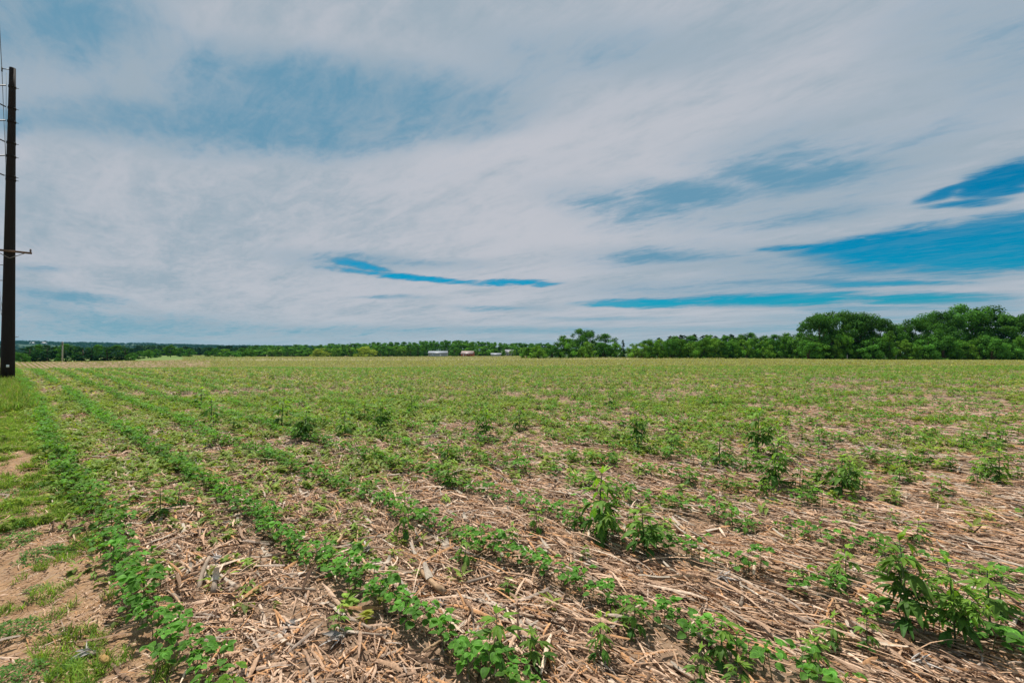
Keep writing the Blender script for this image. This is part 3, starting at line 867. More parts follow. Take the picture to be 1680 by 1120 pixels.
# papery husks and the cob
def husk(seed, L=.085):
    rg = random.Random(seed); pb = PB()
    c0 = np.array([.42, .38, .345])
    for i in range(rg.randint(16, 22)):
        leaf(pb, (rg.uniform(-.015, .015), rg.uniform(-.015, .015), .004 + .0015 * i), rg.gauss(0, .8), rg.uniform(-.1, .35), L * rg.uniform(.35, 1.1), L * rg.choice((.05, .08, .12, .22)), c0 * rg.uniform(.6, 1.3), 'lance', .5, rg.uniform(-.5, 1.2), rg.uniform(-.9, .9), True, .9, .2, rg)
    pb.tube([(-.02, 0, .01), (.012, 0, .014)], [.008, .011], 7, (.36, .28, .21))
    return pb.mesh('corn_husk', M_STRAW, True)
HUSK = [husk(i) for i in range(4)]
for j, (px, py, s, lab) in enumerate([
        (362, 925, 1.1, 'grey shredded corn husk beside the propped stalk'),
        (560, 1052, 1.2, 'grey papery corn husk with a flared tip below the second row'),
        (470, 1032, 1.0, 'crumpled grey corn husk left of the flared one'),
        (148, 1078, 1.1, 'dusty grey husk shreds beside the corn cob'),
        (1180, 958, 1.3, 'pale grey husk right of the short spreading ragweed'),
        (375, 862, .9, 'pale husk scrap at the upper end of the first residue strip'),
        (605, 905, .9, 'flat grey husk left of the upright ragweed'),
        (800, 1000, .8, 'small pale husk right of the thick grey stalk'),
        (1500, 1098, 1.2, 'grey husk in the shade under the big clump'),
        (720, 1000, .8, 'light husk tip poking out beside soybean leaves')]):
    x, y, z = ground(px, py)
    o = link('corn_husk', HUSK[j % 4], None, (x, y, z + .004), label=lab, category='corn husk')
    o.rotation_euler = (0, 0, rng.uniform(0, 6.28)); o.scale = (s, s, s)
pb = PB()
nr_, ns_ = 14, 14
Vc, Cc = [], []
for i in range(nr_ + 1):
    f = i / nr_
    rr_ = .0155 * (math.sin(PI * min(1, .12 + f * .88)) ** .35)
    for k in range(ns_):
        a = 2 * PI * k / ns_
        q_ = rr_ * (1 + .14 * ((i + k) % 2))
        Vc.append([(f - .5) * .07, math.cos(a) * q_, .014 + math.sin(a) * q_])
        Cc.append(np.array([.40, .24, .085]) * (1.2 if (i + k) % 2 else .7))
pb.add(Vc, [[i * ns_ + k, i * ns_ + (k + 1) % ns_, (i + 1) * ns_ + (k + 1) % ns_, (i + 1) * ns_ + k] for i in range(nr_) for k in range(ns_)], [[0, k + 1, k] for k in range(1, ns_ - 1)] + [[nr_ * ns_, nr_ * ns_ + k, nr_ * ns_ + k + 1] for k in range(1, ns_ - 1)], Cc)
x, y, z = ground(174, 1088)
o = link('corn_cob', pb.mesh('corn_cob', M_STALK, True), None, (x, y, z + .004), label='stubby orange brown corn cob lying on the bare verge', category='corn cob')
o.rotation_euler = (.3, 0, -.5)

# soil crumbs
def clod(seed):
    rg = random.Random(seed); pb = PB()
    import bmesh
    bm = bmesh.new(); bmesh.ops.create_icosphere(bm, subdivisions=1, radius=1)
    for v in bm.verts: v.co *= rg.uniform(.65, 1.15)
    V = np.array([v.co[:] for v in bm.verts]) * np.array([1, .8, .55]); T = np.array([[v.index for v in f.verts] for f in bm.faces]); bm.free()
    return V, np.zeros((0, 4), int), T, np.tile(np.array([.37, .225, .125]) * rg.uniform(.8, 1.15), (len(V), 1))
CL = [clod(i) for i in range(5)]
g3 = np.random.default_rng(5)
Yc = np.sqrt(1.7 ** 2 + (30 - 3) * g3.random(30000)); Xc = (g3.random(30000) * 2 - 1) * 1.2 * Yc
m = (Xc * RN[0] + Yc * RN[1] < .6) | (vnoise(Xc * 2.2, Yc * 2.2, 54) > .5)
Xc, Yc = Xc[m], Yc[m]
parts = []
wc = g3.integers(0, 5, len(Xc))
for v in range(5):
    m = wc == v; c = int(m.sum())
    parts.append(merge(CL[v], np.stack([Xc[m], Yc[m], H(Xc[m], Yc[m])], 1), g3.uniform(0, 6.28, c), np.exp(g3.uniform(math.log(.0025), math.log(.014), c))))
V, Q, T, C = join(parts)
link('soil_crumbs', make_mesh('soil_crumbs', V, Q, T, C, False, (M_STRAW,)), kind='stuff', label='crumbs and small clods of sandy soil', category='soil')

# ------------------------------------------------------------------ verge: grass and creeping weeds
def grass_tuft(seed, n=9, h=.12):
    rg = random.Random(seed); pb = PB()
    for i in range(n):
        a = rg.uniform(0, 6.3); L = h * rg.uniform(.5, 1.2); b = np.array([rg.uniform(-.03, .03), rg.uniform(-.03, .03), 0])
        e = rg.uniform(.6, 1.4); d = np.array([math.cos(a), math.sin(a)]); w = rg.uniform(.002, .0045)
        s = np.array([-d[1], d[0], 0]) * w
        p1 = b + np.array([d[0] * math.cos(e), d[1] * math.cos(e), math.sin(e)]) * L * .55
        p2 = p1 + np.array([d[0] * math.cos(e - .7), d[1] * math.cos(e - .7), math.sin(e - .7)]) * L * .45
        c = np.array([.145, .25, .038]) * rg.uniform(.65, 1.35)
        if rg.random() < .15: c = np.array([.4, .33, .17])
        pb.add([b - s, b + s, p1 + s * .8, p1 - s * .8, p2], [[0, 1, 2, 3]], [[3, 2, 4]], c)
    return pb.arrays()
GT = [grass_tuft(i) for i in range(6)]
g4 = np.random.default_rng(9)
def verge_points(n, s0, s1, r0, r1, thr):
    s = s0 + (s1 - s0) * g4.random(n) ** 1.2; r = r0 + (r1 - r0) * g4.random(n)
    X = RN[0] * r + RD[0] * s; Y = RN[1] * r + RD[1] * s
    d = vnoise(X * 2.6, Y * 1.5, 71) * .35 + vnoise(X * 8, Y * 5, 72) * .65
    m = d > thr - np.clip((s - 6.0) * .03, -.06, .3)
    return np.stack([X[m], Y[m], s[m]], 1)
parts = []
parts += list(scatter(verge_points(9000, 1.8, 7, -.7, .5, .60), GT, .25, .65, .3, .25))
parts += list(scatter(verge_points(26000, 4.6, 16, -1.8, .45, .58), GT, .35, .85, .3, .22))
parts += list(scatter(verge_points(20000, 15, 60, -3.4, .5, .4), [grass_tuft(30 + i, 7, .2) for i in range(4)], 1.0, 2.0, .3, .22))
parts += list(scatter(verge_points(4200, 5, 30, -.5, .8, .58), LOWT, .25, .9, .15, .25))
V, Q, T, C = join(parts)
link('grass', make_mesh('grass', V, Q, T, C, False, (M_GRASS,)), kind='stuff', label='rough grass along the field verge', category='grass')

def mat_weed(seed, R=.16, n=420):
    rg = random.Random(seed); pb = PB()
    for i in range(n):
        a = rg.uniform(0, 6.3); q_ = R * math.sqrt(rg.random()) * (1 + .3 * math.sin(a * 3 + seed)); 
        z = .045 * max(0, 1 - (q_ / R) ** 2) * rg.uniform(.2, 1.2) + .004
        c = np.array([.085, .20, .03]) * rg.uniform(.7, 1.35)
        L = rg.uniform(.014, .03)
        leaf(pb, (math.cos(a) * q_, math.sin(a) * q_, z), rg.uniform(0, 6.3), rg.uniform(-.2, .9), L, L * rg.uniform(.3, .55), c, 'lance', .3, .4, 0, False, 1.1)
    return pb.mesh('creeping_weed', M_WEED)
MW = [mat_weed(i) for i in range(3)]
for j, (px, py, s, lab) in enumerate([
        (76, 912, 1.15, 'dense creeping weed mat on the bare verge, the largest of them'),
        (22, 890, 1.1, 'creeping weed mat at the left edge beside the largest mat'),
        (38, 862, .9, 'low weed mat behind the largest one on the verge'),
        (12, 1040, .9, 'creeping weed mat at the left edge lower down the bare soil'),
        (60, 968, .45, 'small weed tuft alone on bare sandy soil'),
        (30, 1112, .9, 'creeping weed mat in the bottom left corner'),
        (110, 1100, .5, 'sparse weed sprig on the bare soil left of the corn cob'),
        (14, 812, 1.0, 'creeping weed mat at the left edge above the sandy patch'),
        (70, 800, 1.0, 'creeping weed mat next to the first crop row')]):
    x, y, z = ground(px, py)
    o = link('creeping_weed', MW[j % 3], None, (x, y, z), label=lab, category='weed')
    o.rotation_euler = (0, 0, j * 1.3); o.scale = (s, s * .8, s)
# ------------------------------------------------------------------ trees
def crown_arrays(seed, w, h, base, shape, nleaf, lsize, green, nclump=34, gap=.0):
    """leaf-clump crown: leaves scattered over many unequal clumps inside an uneven outline"""
    g = np.random.default_rng(seed)
    cl = []
    while len(cl) < nclump:
        f = g.random()
        if shape == 'cone': rad = (1 - f) ** .8 * .5 + .03
        elif shape == 'column': rad = .5 * (math.sin(PI * min(1, .1 + .9 * f)) ** .4)
        elif shape == 'vase': rad = .5 * (.35 + .65 * math.sin(PI * (.08 + .80 * f)))
        elif shape == 'full': rad = .5 * (.78 + .3 * f if f < .62 else .97 * math.sqrt(max(.01, 1 - ((f - .62) / .41) ** 2)))
        elif shape == 'bush': rad = .5 * math.sqrt(max(0, 1 - (f * .95) ** 2))
        else: rad = .5 * math.sqrt(max(.02, 1 - (2 * f - .92) ** 2))
        if shape == 'full': rad *= g.uniform(.72, 1.16)
        a = g.uniform(0, 2 * PI); q = rad * math.sqrt(g.random())
        s = g.uniform(.045, .15) if shape == 'full' else g.uniform(.08, .19) * (1.0 if shape not in ('cone', 'column') else .75)
        if shape == 'cone': s *= .25 + 1.5 * rad
        cl.append((q * w * math.cos(a), q * w * math.sin(a), base + f * (h - base) * .93, s * w * .95))
    cl = np.array(cl)
    k = g.choice(nclump, nleaf, p=cl[:, 3] ** 2 / (cl[:, 3] ** 2).sum())
    d = g.normal(0, 1, (nleaf, 3)); d /= np.linalg.norm(d, axis=1, keepdims=True)
    rr_ = g.random(nleaf) ** .4
    c = cl[k, :3] + d * (cl[k, 3] * rr_)[:, None] * np.array([1, 1, .9 if shape == 'full' else .75])
    c[:, 2] = np.maximum(c[:, 2], .1)
    n1 = g.normal(0, .55, (nleaf, 3)); n1 += d * 1.0 + np.array([0, 0, .35]); n1 /= np.linalg.norm(n1, axis=1, keepdims=True)
    t1 = np.cross(n1, g.normal(0, 1, (nleaf, 3))); t1 /= np.linalg.norm(t1, axis=1, keepdims=True) + 1e-9
    t2 = np.cross(n1, t1)
    s = lsize * g.uniform(.6, 1.3, nleaf)[:, None]
    V = np.stack([c - t1 * s * .5, c + t2 * s * .3 - n1 * s * .08, c + t1 * s * .5, c - t2 * s * .3 - n1 * s * .08], 1).reshape(-1, 3)
    Q = np.arange(nleaf * 4).reshape(-1, 4)
    tint = np.clip(1 + g.normal(0, .22, nclump), .5, 1.6)[k][:, None] * g.uniform(.8, 1.2, (nleaf, 1))
    col = np.repeat((np.array(green)[None] * tint)[:, None], 4, 1).reshape(-1, 3)
    return V, Q, col, cl

def tree_kind(name, seed, w, h, base, shape, nleaf, lsize, green, nclump=34):
    V, Q, C, cl = crown_arrays(seed, w, h, base, shape, nleaf, lsize, green, nclump)
    crown = make_mesh(name + '_crown', V, Q, None, C, False, (M_TREE,))
    rg = random.Random(seed); pb = PB()
    tr = h * .02 + .05
    top = h * (.9 if shape in ('cone', 'column') else .62)
    bark = (.13, .10, .075)
    if shape == 'bush':
        for k in range(5):
            j = cl[rg.randrange(len(cl))]
            pb.tube([(rg.uniform(-.2, .2), rg.uniform(-.2, .2), -.2), (j[0] * .5, j[1] * .5, j[2] * .6), j[:3]], [tr, tr * .6, tr * .2], 5, bark)
    else:
        bx, by = rg.uniform(-.05, .05) * h, rg.uniform(-.05, .05) * h
        P = lambda f: np.array([bx * f * f, by * f * f, top * f])
        pb.tube([P(0) - [0, 0, .3], P(.04), P(.3), P(.6), P(1)], [tr * 1.5, tr * 1.1, tr * .85, tr * .6, tr * .15], 7, bark)
        for k in range(9):
            j = cl[rg.randrange(len(cl))]; f = min(.95, max(.25, (j[2] - h * .2) / top))
            p = P(f * .8); m_ = p * .45 + j[:3] * .55 + np.array([0, 0, -.05 * h])
            pb.tube([p, m_, j[:3]], [tr * .45, tr * .28, tr * .1], 5, bark)
    return crown, pb.mesh(name + '_trunk', M_BARK), w, h

G_D, G_M, G_L, G_Y, G_C = (.076, .200, .030), (.108, .250, .032), (.155, .300, .038), (.28, .35, .055), (.026, .085, .030)
KIND = {
    'broad_a': tree_kind('broad_tree', 1, 8, 10, 1.0, 'round', 5200, .42, G_M, 46),
    'broad_b': tree_kind('broad_tree', 2, 9, 10, .8, 'round', 5200, .42, G_D, 52),
    'broad_c': tree_kind('broad_tree', 3, 8, 10, .6, 'vase', 5200, .42, G_L, 44),
    'tall_a': tree_kind('tall_tree', 4, 12, 12.5, .4, 'full', 15000, .42, (.056, .15, .026), 90),
    'tall_b': tree_kind('tall_tree', 5, 12, 12.5, .4, 'full', 15000, .42, (.075, .19, .028), 100),
    'tall_c': tree_kind('tall_tree', 6, 13, 13, .5, 'full', 12500, .44, (.066, .175, .026), 80),
    'bush_a': tree_kind('bushy_tree', 7, 6, 5, .1, 'bush', 3600, .34, G_M, 34),
    'bush_b': tree_kind('bushy_tree', 8, 6, 5, .1, 'bush', 3600, .34, G_L, 34),
    'bush_c': tree_kind('bushy_tree', 9, 6, 5, .1, 'bush', 3600, .34, G_D, 34),
    'cedar_a': tree_kind('cedar_tree', 10, 6, 10, .2, 'column', 4200, .40, G_C, 50),
    'cedar_b': tree_kind('cedar_tree', 11, 7, 10, .2, 'cone', 5200, .42, G_C, 90),
    'spire': tree_kind('narrow_conifer', 12, 3.2, 10, .3, 'cone', 4000, .36, G_C, 90),
    'pine': tree_kind('pine_tree', 13, 5.5, 12, 1.0, 'cone', 5000, .40, (.030, .085, .034), 110),
    'yellow': tree_kind('pale_tree', 14, 9, 8, .3, 'bush', 4200, .42, G_Y, 40),
    'wood_a': tree_kind('wood_tree', 15, 9, 12, .6, 'round', 2200, .75, G_M, 40),
    'wood_b': tree_kind('wood_tree', 16, 10, 12, .6, 'vase', 2200, .75, G_D, 40),
    'wood_c': tree_kind('wood_tree', 17, 9, 12, .4, 'round', 2200, .75, G_L, 40),
}
tproto = {}
trees = random.Random(3)
def tree(px, top, wpx, D, kind, label, name='tree', group=None, foot=None):
    """a tree at distance D whose top reaches photo row top, width wpx photo pixels"""
    crown, trunk, w, h = KIND[kind]
    X, Y, _ = at(px, 580, D); z = float(H0(np.array([X]), np.array([Y]))[0])
    zt = at(px, top, D)[2]
    o = thing(name, label, 'tree', (X, Y, z - .1), trees.uniform(0, 6.28), group)
    sz = (zt - z) / h; sw = wpx / F * D / w
    o.scale = (sw, sw, sz)
    if kind not in tproto: tproto[kind] = (link('trunk', trunk, o), link('crown', crown, o))
    else:
        for src in tproto[kind]:
            c = src.copy(); c.parent = o; COL.objects.link(c)
    return o
# right hand grove
GR = [(1342, 513, 62, 118, 'tall_a', 'tall dark tree at the left end of the near right grove'),
      (1376, 509, 66, 121, 'tall_b', 'tall tree second from the left in the near right grove'),
      (1410, 511, 66, 119, 'tall_a', 'tall full tree third from the left in the near right grove'),
      (1442, 520, 52, 120, 'tall_c', 'tree with an uneven top where the near grove starts to dip'),
      (1476, 530, 46, 123, 'tall_b', 'low tree in the dip of the near right grove'),
      (1508, 520, 58, 119, 'tall_c', 'open tree rising right of the dip in the near grove'),
      (1546, 508, 70, 124, 'tall_a', 'tall tree left of the highest crown on the right'),
      (1592, 497, 84, 126, 'tall_c', 'highest open crown of the right grove with sky gaps'),
      (1640, 515, 70, 122, 'tall_b', 'tree right of the highest crown in the near grove'),
      (1680, 514, 66, 121, 'tall_a', 'tree cut by the right edge of the photo in the near grove'),
      (1730, 512, 70, 122, 'tall_b', 'tree beyond the right edge of the near grove'),
      (1790, 508, 74, 123, 'tall_c', 'outermost tree of the near grove past the right edge')]
for px, top, wpx, D, k, lab in GR: tree(px, top, wpx * 1.15, D, k, lab, 'tall_tree', 'trees of the near right grove')
for i, px in enumerate(range(1322, 1800, 22)):
    top = [556, 562, 553, 548, 560, 551, 545, 556, 563, 550, 543][i % 11]
    tree(px + trees.uniform(-5, 5), top, trees.uniform(30, 44), 113 + trees.uniform(-1.5, 2), ['bush_c', 'bush_a', 'bush_b', 'bush_a', 'bush_c'][i % 5],
         f'low bushy tree under the near right grove, number {i + 1} counted from its left end'.replace(f'number {i + 1} counted', ['first', 'second', 'third', 'fourth', 'fifth', 'sixth', 'seventh', 'eighth', 'ninth', 'tenth', 'eleventh', 'twelfth', 'thirteenth', 'fourteenth', 'fifteenth', 'sixteenth', 'seventeenth', 'eighteenth', 'nineteenth', 'twentieth', 'next', 'next'][i] + ' one'), 'bushy_tree', 'undergrowth trees of the near right grove')
# middle right hedge line
ORD = ['first', 'second', 'third', 'fourth', 'fifth', 'sixth', 'seventh', 'eighth', 'ninth', 'tenth', 'eleventh', 'twelfth', 'thirteenth', 'fourteenth', 'fifteenth', 'sixteenth', 'seventeenth', 'eighteenth', 'nineteenth', 'twentieth']
xs = list(range(1050, 1330, 17))
for i, px in enumerate(xs):
    top = [562, 557, 555, 555, 558, 560, 557, 554, 556, 558, 556, 553, 558, 555, 553, 554, 556][i % 17]
    tree(px + trees.uniform(-4, 4), top, trees.uniform(30, 42), 150 + trees.uniform(-4, 4), ['bush_b', 'bush_a', 'bush_b', 'bush_c', 'bush_a'][i % 5],
         f'rounded light green tree in the front hedge line, {ORD[i]} from its left end', 'bushy_tree', 'front hedge line right of centre')
for i, px in enumerate(range(1085, 1225, 11)):
    tree(px + trees.uniform(-6, 6), [551, 548, 549, 546, 547, 545, 547, 546, 548, 546, 545, 547, 549][i % 13], trees.uniform(34, 46), 172 + trees.uniform(-4, 4), 'pine',
         f'dark pine showing above the front hedge line, {ORD[i]} from the left', 'pine_tree', 'pines behind the front hedge line')
for i, (px, top, w_) in enumerate([(1060, 557, 36), (1108, 550, 40), (1135, 549, 44), (1165, 548, 44), (1192, 549, 42), (1215, 547, 34), (1232, 544, 40), (1256, 549, 34), (1272, 547, 36), (1292, 545, 40), (1312, 544, 42), (1330, 546, 36)]):
    tree(px, top, w_, 164, ['broad_b', 'broad_a'][i % 2], f'broad tree behind the hedge line near the right grove, {ORD[i]} from the left', 'broad_tree', 'broad trees behind the hedge line')
# centre group
CG = [(925, 549, 40, 176, 'broad_a', 'tree on the left shoulder of the centre group'), (957, 538, 52, 180, 'tall_c', 'highest tree of the centre group'),
      (992, 546, 48, 178, 'broad_b', 'wide tree on the right shoulder of the centre group'), (1022, 554, 13, 168, 'spire', 'narrow dark conifer right of the centre group'),
      (884, 566, 34, 174, 'bush_b', 'light low tree left of the centre group'), (905, 563, 30, 172, 'bush_c', 'dark low tree under the left of the centre group'),
      (936, 562, 34, 170, 'bush_a', 'low tree in front of the centre group, left'), (962, 559, 36, 169, 'bush_b', 'low tree in front of the highest centre tree'),
      (990, 560, 36, 170, 'bush_c', 'dark low tree in front of the wide centre tree'), (1010, 562, 28, 168, 'bush_a', 'low tree left of the narrow conifer'),
      (1040, 563, 26, 166, 'bush_b', 'small bright tree right of the narrow conifer'), (866, 570, 26, 180, 'bush_a', 'small tree at the left foot of the centre group')]
for px, top, wpx, D, k, lab in CG: tree(px, top, wpx, D, k, lab, {'spire': 'narrow_conifer', 'tall_c': 'tall_tree'}.get(k, 'broad_tree' if k.startswith('broad') else 'bushy_tree'), 'centre group of trees')
# far wood across the middle: three depths of individual trees
TOPX = [330, 400, 450, 500, 560, 600, 650, 700, 750, 790, 830, 880, 930, 1000]
TOPY = [570, 567.5, 566, 566, 563, 562, 560.5, 559.5, 557.5, 560, 562, 563, 563, 564]
for row, (D, lo_, wpx, step) in enumerate([(372, 5.5, 20, 11.5), (400, 2.2, 20, 11.5), (440, 0, 20, 11.5)]):
    i = 0; px = 405 + row * 4
    while px < 905:
        gapb = row == 0 and (695 < px < 742 or 750 < px < 784 or 800 < px < 828)
        if not gapb:
            top = np.interp(px, TOPX, TOPY) + lo_ + trees.uniform(-1.3, 1.3)
            near_ = 'left of the barns' if px < 690 else 'behind the barns' if px < 850 else 'right of the barns'
            depth = ['front edge', 'middle', 'skyline'][row]
            tree(px, top, wpx * trees.uniform(.85, 1.25), D + trees.uniform(-6, 6), trees.choice(['wood_a', 'wood_b', 'wood_c'] if row == 0 else ['wood_a', 'wood_b', 'wood_b']),
                 f'green tree on the {depth} of the far wood {near_}', 'wood_tree', f'far wood trees, {depth}, {near_}')
        px += step * trees.uniform(.8, 1.2); i += 1
tree(600, 567.5, 34, 352, 'yellow', 'pale yellow green round tree in front of the far wood', 'pale_tree')
tree(527, 571, 30, 356, 'yellow', 'lighter low tree in front of the far wood, left of the thin pole', 'pale_tree')
tree(841, 572, 14, 338, 'wood_c', 'small tree beside the white house', 'bushy_tree')
tree(826, 574, 10, 342, 'wood_a', 'small tree between the shed and the white house', 'bushy_tree')
# left: dark cedars beyond the crest, loose trees on the meadow
for i, (px, top, w_, D, k) in enumerate([(33, 579, 20, 166, 'bush_c'), (48, 569, 22, 176, 'cedar_a'), (62, 566, 26, 180, 'broad_b'), (78, 566.5, 24, 178, 'cedar_a'), (93, 567, 24, 182, 'cedar_b'),
        (108, 565, 28, 179, 'broad_b'), (122, 569, 22, 181, 'cedar_a'), (136, 571, 24, 178, 'cedar_a'), (150, 571, 22, 180, 'cedar_b'), (160, 566.5, 24, 184, 'broad_b'), (176, 571, 24, 180, 'cedar_a'), (193, 567, 26, 183, 'broad_b'), (206, 571, 22, 181, 'cedar_a'), (216, 581, 14, 176, 'bush_c')]):
    tree(px, top - 2.5, w_ * 1.3, D, k, f'dark tree of the row below the crest at left, {ORD[i]} from the power pole', 'cedar_tree' if 'cedar' in k else 'broad_tree', 'dark trees below the left crest')
for i, (px, top, w_, D, k) in enumerate([(228, 575, 20, 230, 'broad_b'), (243, 572.5, 20, 240, 'broad_a'), (256, 571.5, 18, 255, 'broad_b'), (280, 564.5, 20, 262, 'broad_a'), (296, 570, 18, 270, 'broad_b'), (311, 571, 18, 262, 'broad_b'),
        (340, 574, 10, 250, 'bush_c'), (354, 570, 18, 272, 'broad_b'), (370, 572, 20, 268, 'broad_c'), (384, 575, 30, 262, 'bush_c'), (398, 570, 20, 280, 'broad_b'), (412, 571, 22, 290, 'broad_a')]):
    tree(px, top, w_, D, k, f'tree dotted on the pale meadow left of the far wood, {ORD[i]} from the left', 'meadow_tree', 'trees dotted on the left meadow')

# distant woodland on the hills, one mass
def lump(seed):
    g = np.random.default_rng(seed)
    V, Q, C, _ = crown_arrays(seed, 14, 12, .2, 'bush', 150, 3.6, (.030, .068, .026), 12)
    return V, Q, np.zeros((0, 3), int), C
LU = [lump(40 + i) for i in range(5)]
gh = np.random.default_rng(15)
pts = []
for i in range(len(rows_h) - 1):
    for _ in range(1 if i in (0,) else 1):
        D0, D1 = rows_h[i][0], rows_h[i + 1][0]
        m_ = 1500
        f = gh.random(m_); pxs = gh.uniform(-150, 620, m_)
        a0 = np.stack([np.interp(pxs, hx, hv[i][:, k]) for k in range(3)], 1); a1 = np.stack([np.interp(pxs, hx, hv[i + 1][:, k]) for k in range(3)], 1)
        P = a0 * (1 - f[:, None]) + a1 * f[:, None]
        keep_ = vnoise(P[:, 0] * .006, P[:, 1] * .006, 91) < .66
        pts.append(P[keep_])
P = np.concatenate(pts)
# and the valley in front of the hills
m_ = 1600
Dv = gh.uniform(520, 1500, m_); pv = gh.uniform(-100, 700, m_)
Xv = (pv - CX) / F * Dv; zv = H0(Xv, Dv)
kv = vnoise(Xv * .007, Dv * .004, 92) < .55
P = np.concatenate([P, np.stack([Xv, Dv, zv], 1)[kv]])
wl = gh.integers(0, 5, len(P)); parts = []
for v in range(5):
    m = wl == v; c = int(m.sum())
    parts.append(merge(LU[v], P[m], gh.uniform(0, 6.28, c), gh.uniform(.6, 1.15, c), None, np.clip(1 + gh.normal(0, .15, (c, 1)) + np.zeros((c, 3)), .6, 1.5)))
V, Q, T, C = join(parts)
link('woodland', make_mesh('woodland', V, Q, T, C, False, (M_TREE,)), kind='stuff', label='distant woods covering the hills and the valley', category='woodland')

# ------------------------------------------------------------------ buildings
def building(name, label, px0, px1, py_base, D, wall_h, roof_h, depth, yaw, wall, roof, doors, windows, cat='barn', gable_to=None):
    """gabled building, long side to the field; origin at the middle of its floor"""
    x0, x1 = at(px0, 580, D)[0], at(px1, 580, D)[0]
    L = (x1 - x0) / max(.5, math.cos(yaw)); xm = (x0 + x1) / 2
    z = float(H0(np.array([xm]), np.array([float(D)]))[0])
    o = thing(name, label, cat, (xm, D, z - .15), yaw)
    hd, hl = depth / 2, L / 2
    w = PB()                                          # walls with gable ends, planked by thin battens
    Vw = [(-hl, -hd, 0), (hl, -hd, 0), (hl, hd, 0), (-hl, hd, 0), (-hl, -hd, wall_h), (hl, -hd, wall_h), (hl, hd, wall_h), (-hl, hd, wall_h), (-hl, 0, wall_h + roof_h), (hl, 0, wall_h + roof_h)]
    w.add(Vw, [(0, 1, 5, 4), (2, 3, 7, 6), (1, 2, 6, 5), (3, 0, 4, 7)], [(5, 6, 9), (7, 4, 8)], wall)
    k = -hl + .6
    while k < hl - .3:
        w.box((k, -hd - .03, .05), (k + .07, -hd - .002, wall_h - .1), np.array(wall) * .92); k += 1.2
    link('wall', w.mesh('wall', M_PAINT), o)
    r = PB(); ov, th = .35, .14
    sl = roof_h / hd
    for s in (-1, 1):
        e = hd + ov
        V8 = []
        for yy, zz in ((0, wall_h + roof_h + .02), (s * e, wall_h - sl * ov + .02)):
            for xx in (-hl - ov, hl + ov):
                V8 += [(xx, yy, zz), (xx, yy, zz + th)]
        r.add(V8, [(1, 3, 7, 5), (0, 4, 6, 2), (0, 1, 5, 4), (2, 6, 7, 3), (4, 5, 7, 6), (0, 2, 3, 1)], None, roof)
    link('roof', r.mesh('roof', M_ROOF), o)
    for (cx, w_, h_, c) in doors:
        d = PB(); d.box((cx * hl - w_ / 2, -hd - .09, .02), (cx * hl + w_ / 2, -hd - .035, h_), c)
        d.box((cx * hl - w_ / 2 - .1, -hd - .12, h_), (cx * hl + w_ / 2 + .1, -hd - .035, h_ + .12), np.array(c) * .7)
        link('door', d.mesh('door', M_PAINT), o)
    for (cx, zc, w_, h_) in windows:
        f = PB()
        for (a0, b0, a1, b1) in ((-w_ / 2 - .1, -h_ / 2 - .1, w_ / 2 + .1, -h_ / 2), (-w_ / 2 - .1, h_ / 2, w_ / 2 + .1, h_ / 2 + .1), (-w_ / 2 - .1, -h_ / 2, -w_ / 2, h_ / 2), (w_ / 2, -h_ / 2, w_ / 2 + .1, h_ / 2)):
            f.box((cx * hl + a0, -hd - .1, zc + b0), (cx * hl + a1, -hd - .035, zc + b1), (.8, .8, .8))
        fo = link('window', f.mesh('window', M_PAINT), o)
        p_ = PB(); p_.box((cx * hl - w_ / 2, -hd - .06, zc - h_ / 2), (cx * hl + w_ / 2, -hd - .033, zc + h_ / 2), (.1, .1, .1))
        link('pane', p_.mesh('pane', M_GLASS), fo)
    return o
building('metal_barn', 'long grey white metal barn with pale roof before the far wood', 704, 734, 585, 345, 2.9, 1.3, 9, .06, (.33, .37, .40), (.24, .26, .29), [(-.55, 2.6, 2.3, (.40, .44, .47)), (.3, 1.1, 2.1, (.62, .64, .66))], [])
building('red_barn', 'small red barn with pale pinkish roof between the metal barn and shed', 758, 777, 585, 352, 2.3, 2.0, 7.5, -.1, (.36, .085, .05), (.30, .22, .20), [(.25, 2.2, 2.0, (.22, .05, .035)), (-.6, 1.0, 1.9, (.5, .42, .40))], [(-.2, 1.5, .7, .7)])
building('white_shed', 'low white shed with bright roof right of the red barn', 806, 822, 585, 340, 1.6, .9, 5, .0, (.42, .45, .48), (.29, .31, .34), [(.4, 1.2, 1.4, (.4, .42, .44))], [], 'shed')
building('white_house', 'white farmhouse half hidden by trees right of the shed', 829, 842, 585, 352, 3.2, 1.9, 6, .12, (.34, .36, .38), (.16, .16, .18), [(0, 1.0, 2.0, (.25, .2, .18))], [(-.6, 1.6, .8, 1.0), (.6, 1.6, .8, 1.0)], 'house')
for px, lab in ((53, 'tiny pale farmhouse on the distant hill, left of its neighbour'), (72, 'tiny pale farmhouse on the distant hill, right of its neighbour')):
    D = 2450.0; xm = (px - CX) / F * D
    o = building('farmhouse', lab, px - 3.2, px + 3.2, 562, D, 7, 5, 14, .1, (.75, .75, .75), (.5, .48, .48), [(0, 2.4, 3.4, (.3, .25, .2))], [(-.5, 3.5, 2, 2), (.5, 3.5, 2, 2)], 'house')
    o.location.z = at(px, 565, D)[2]

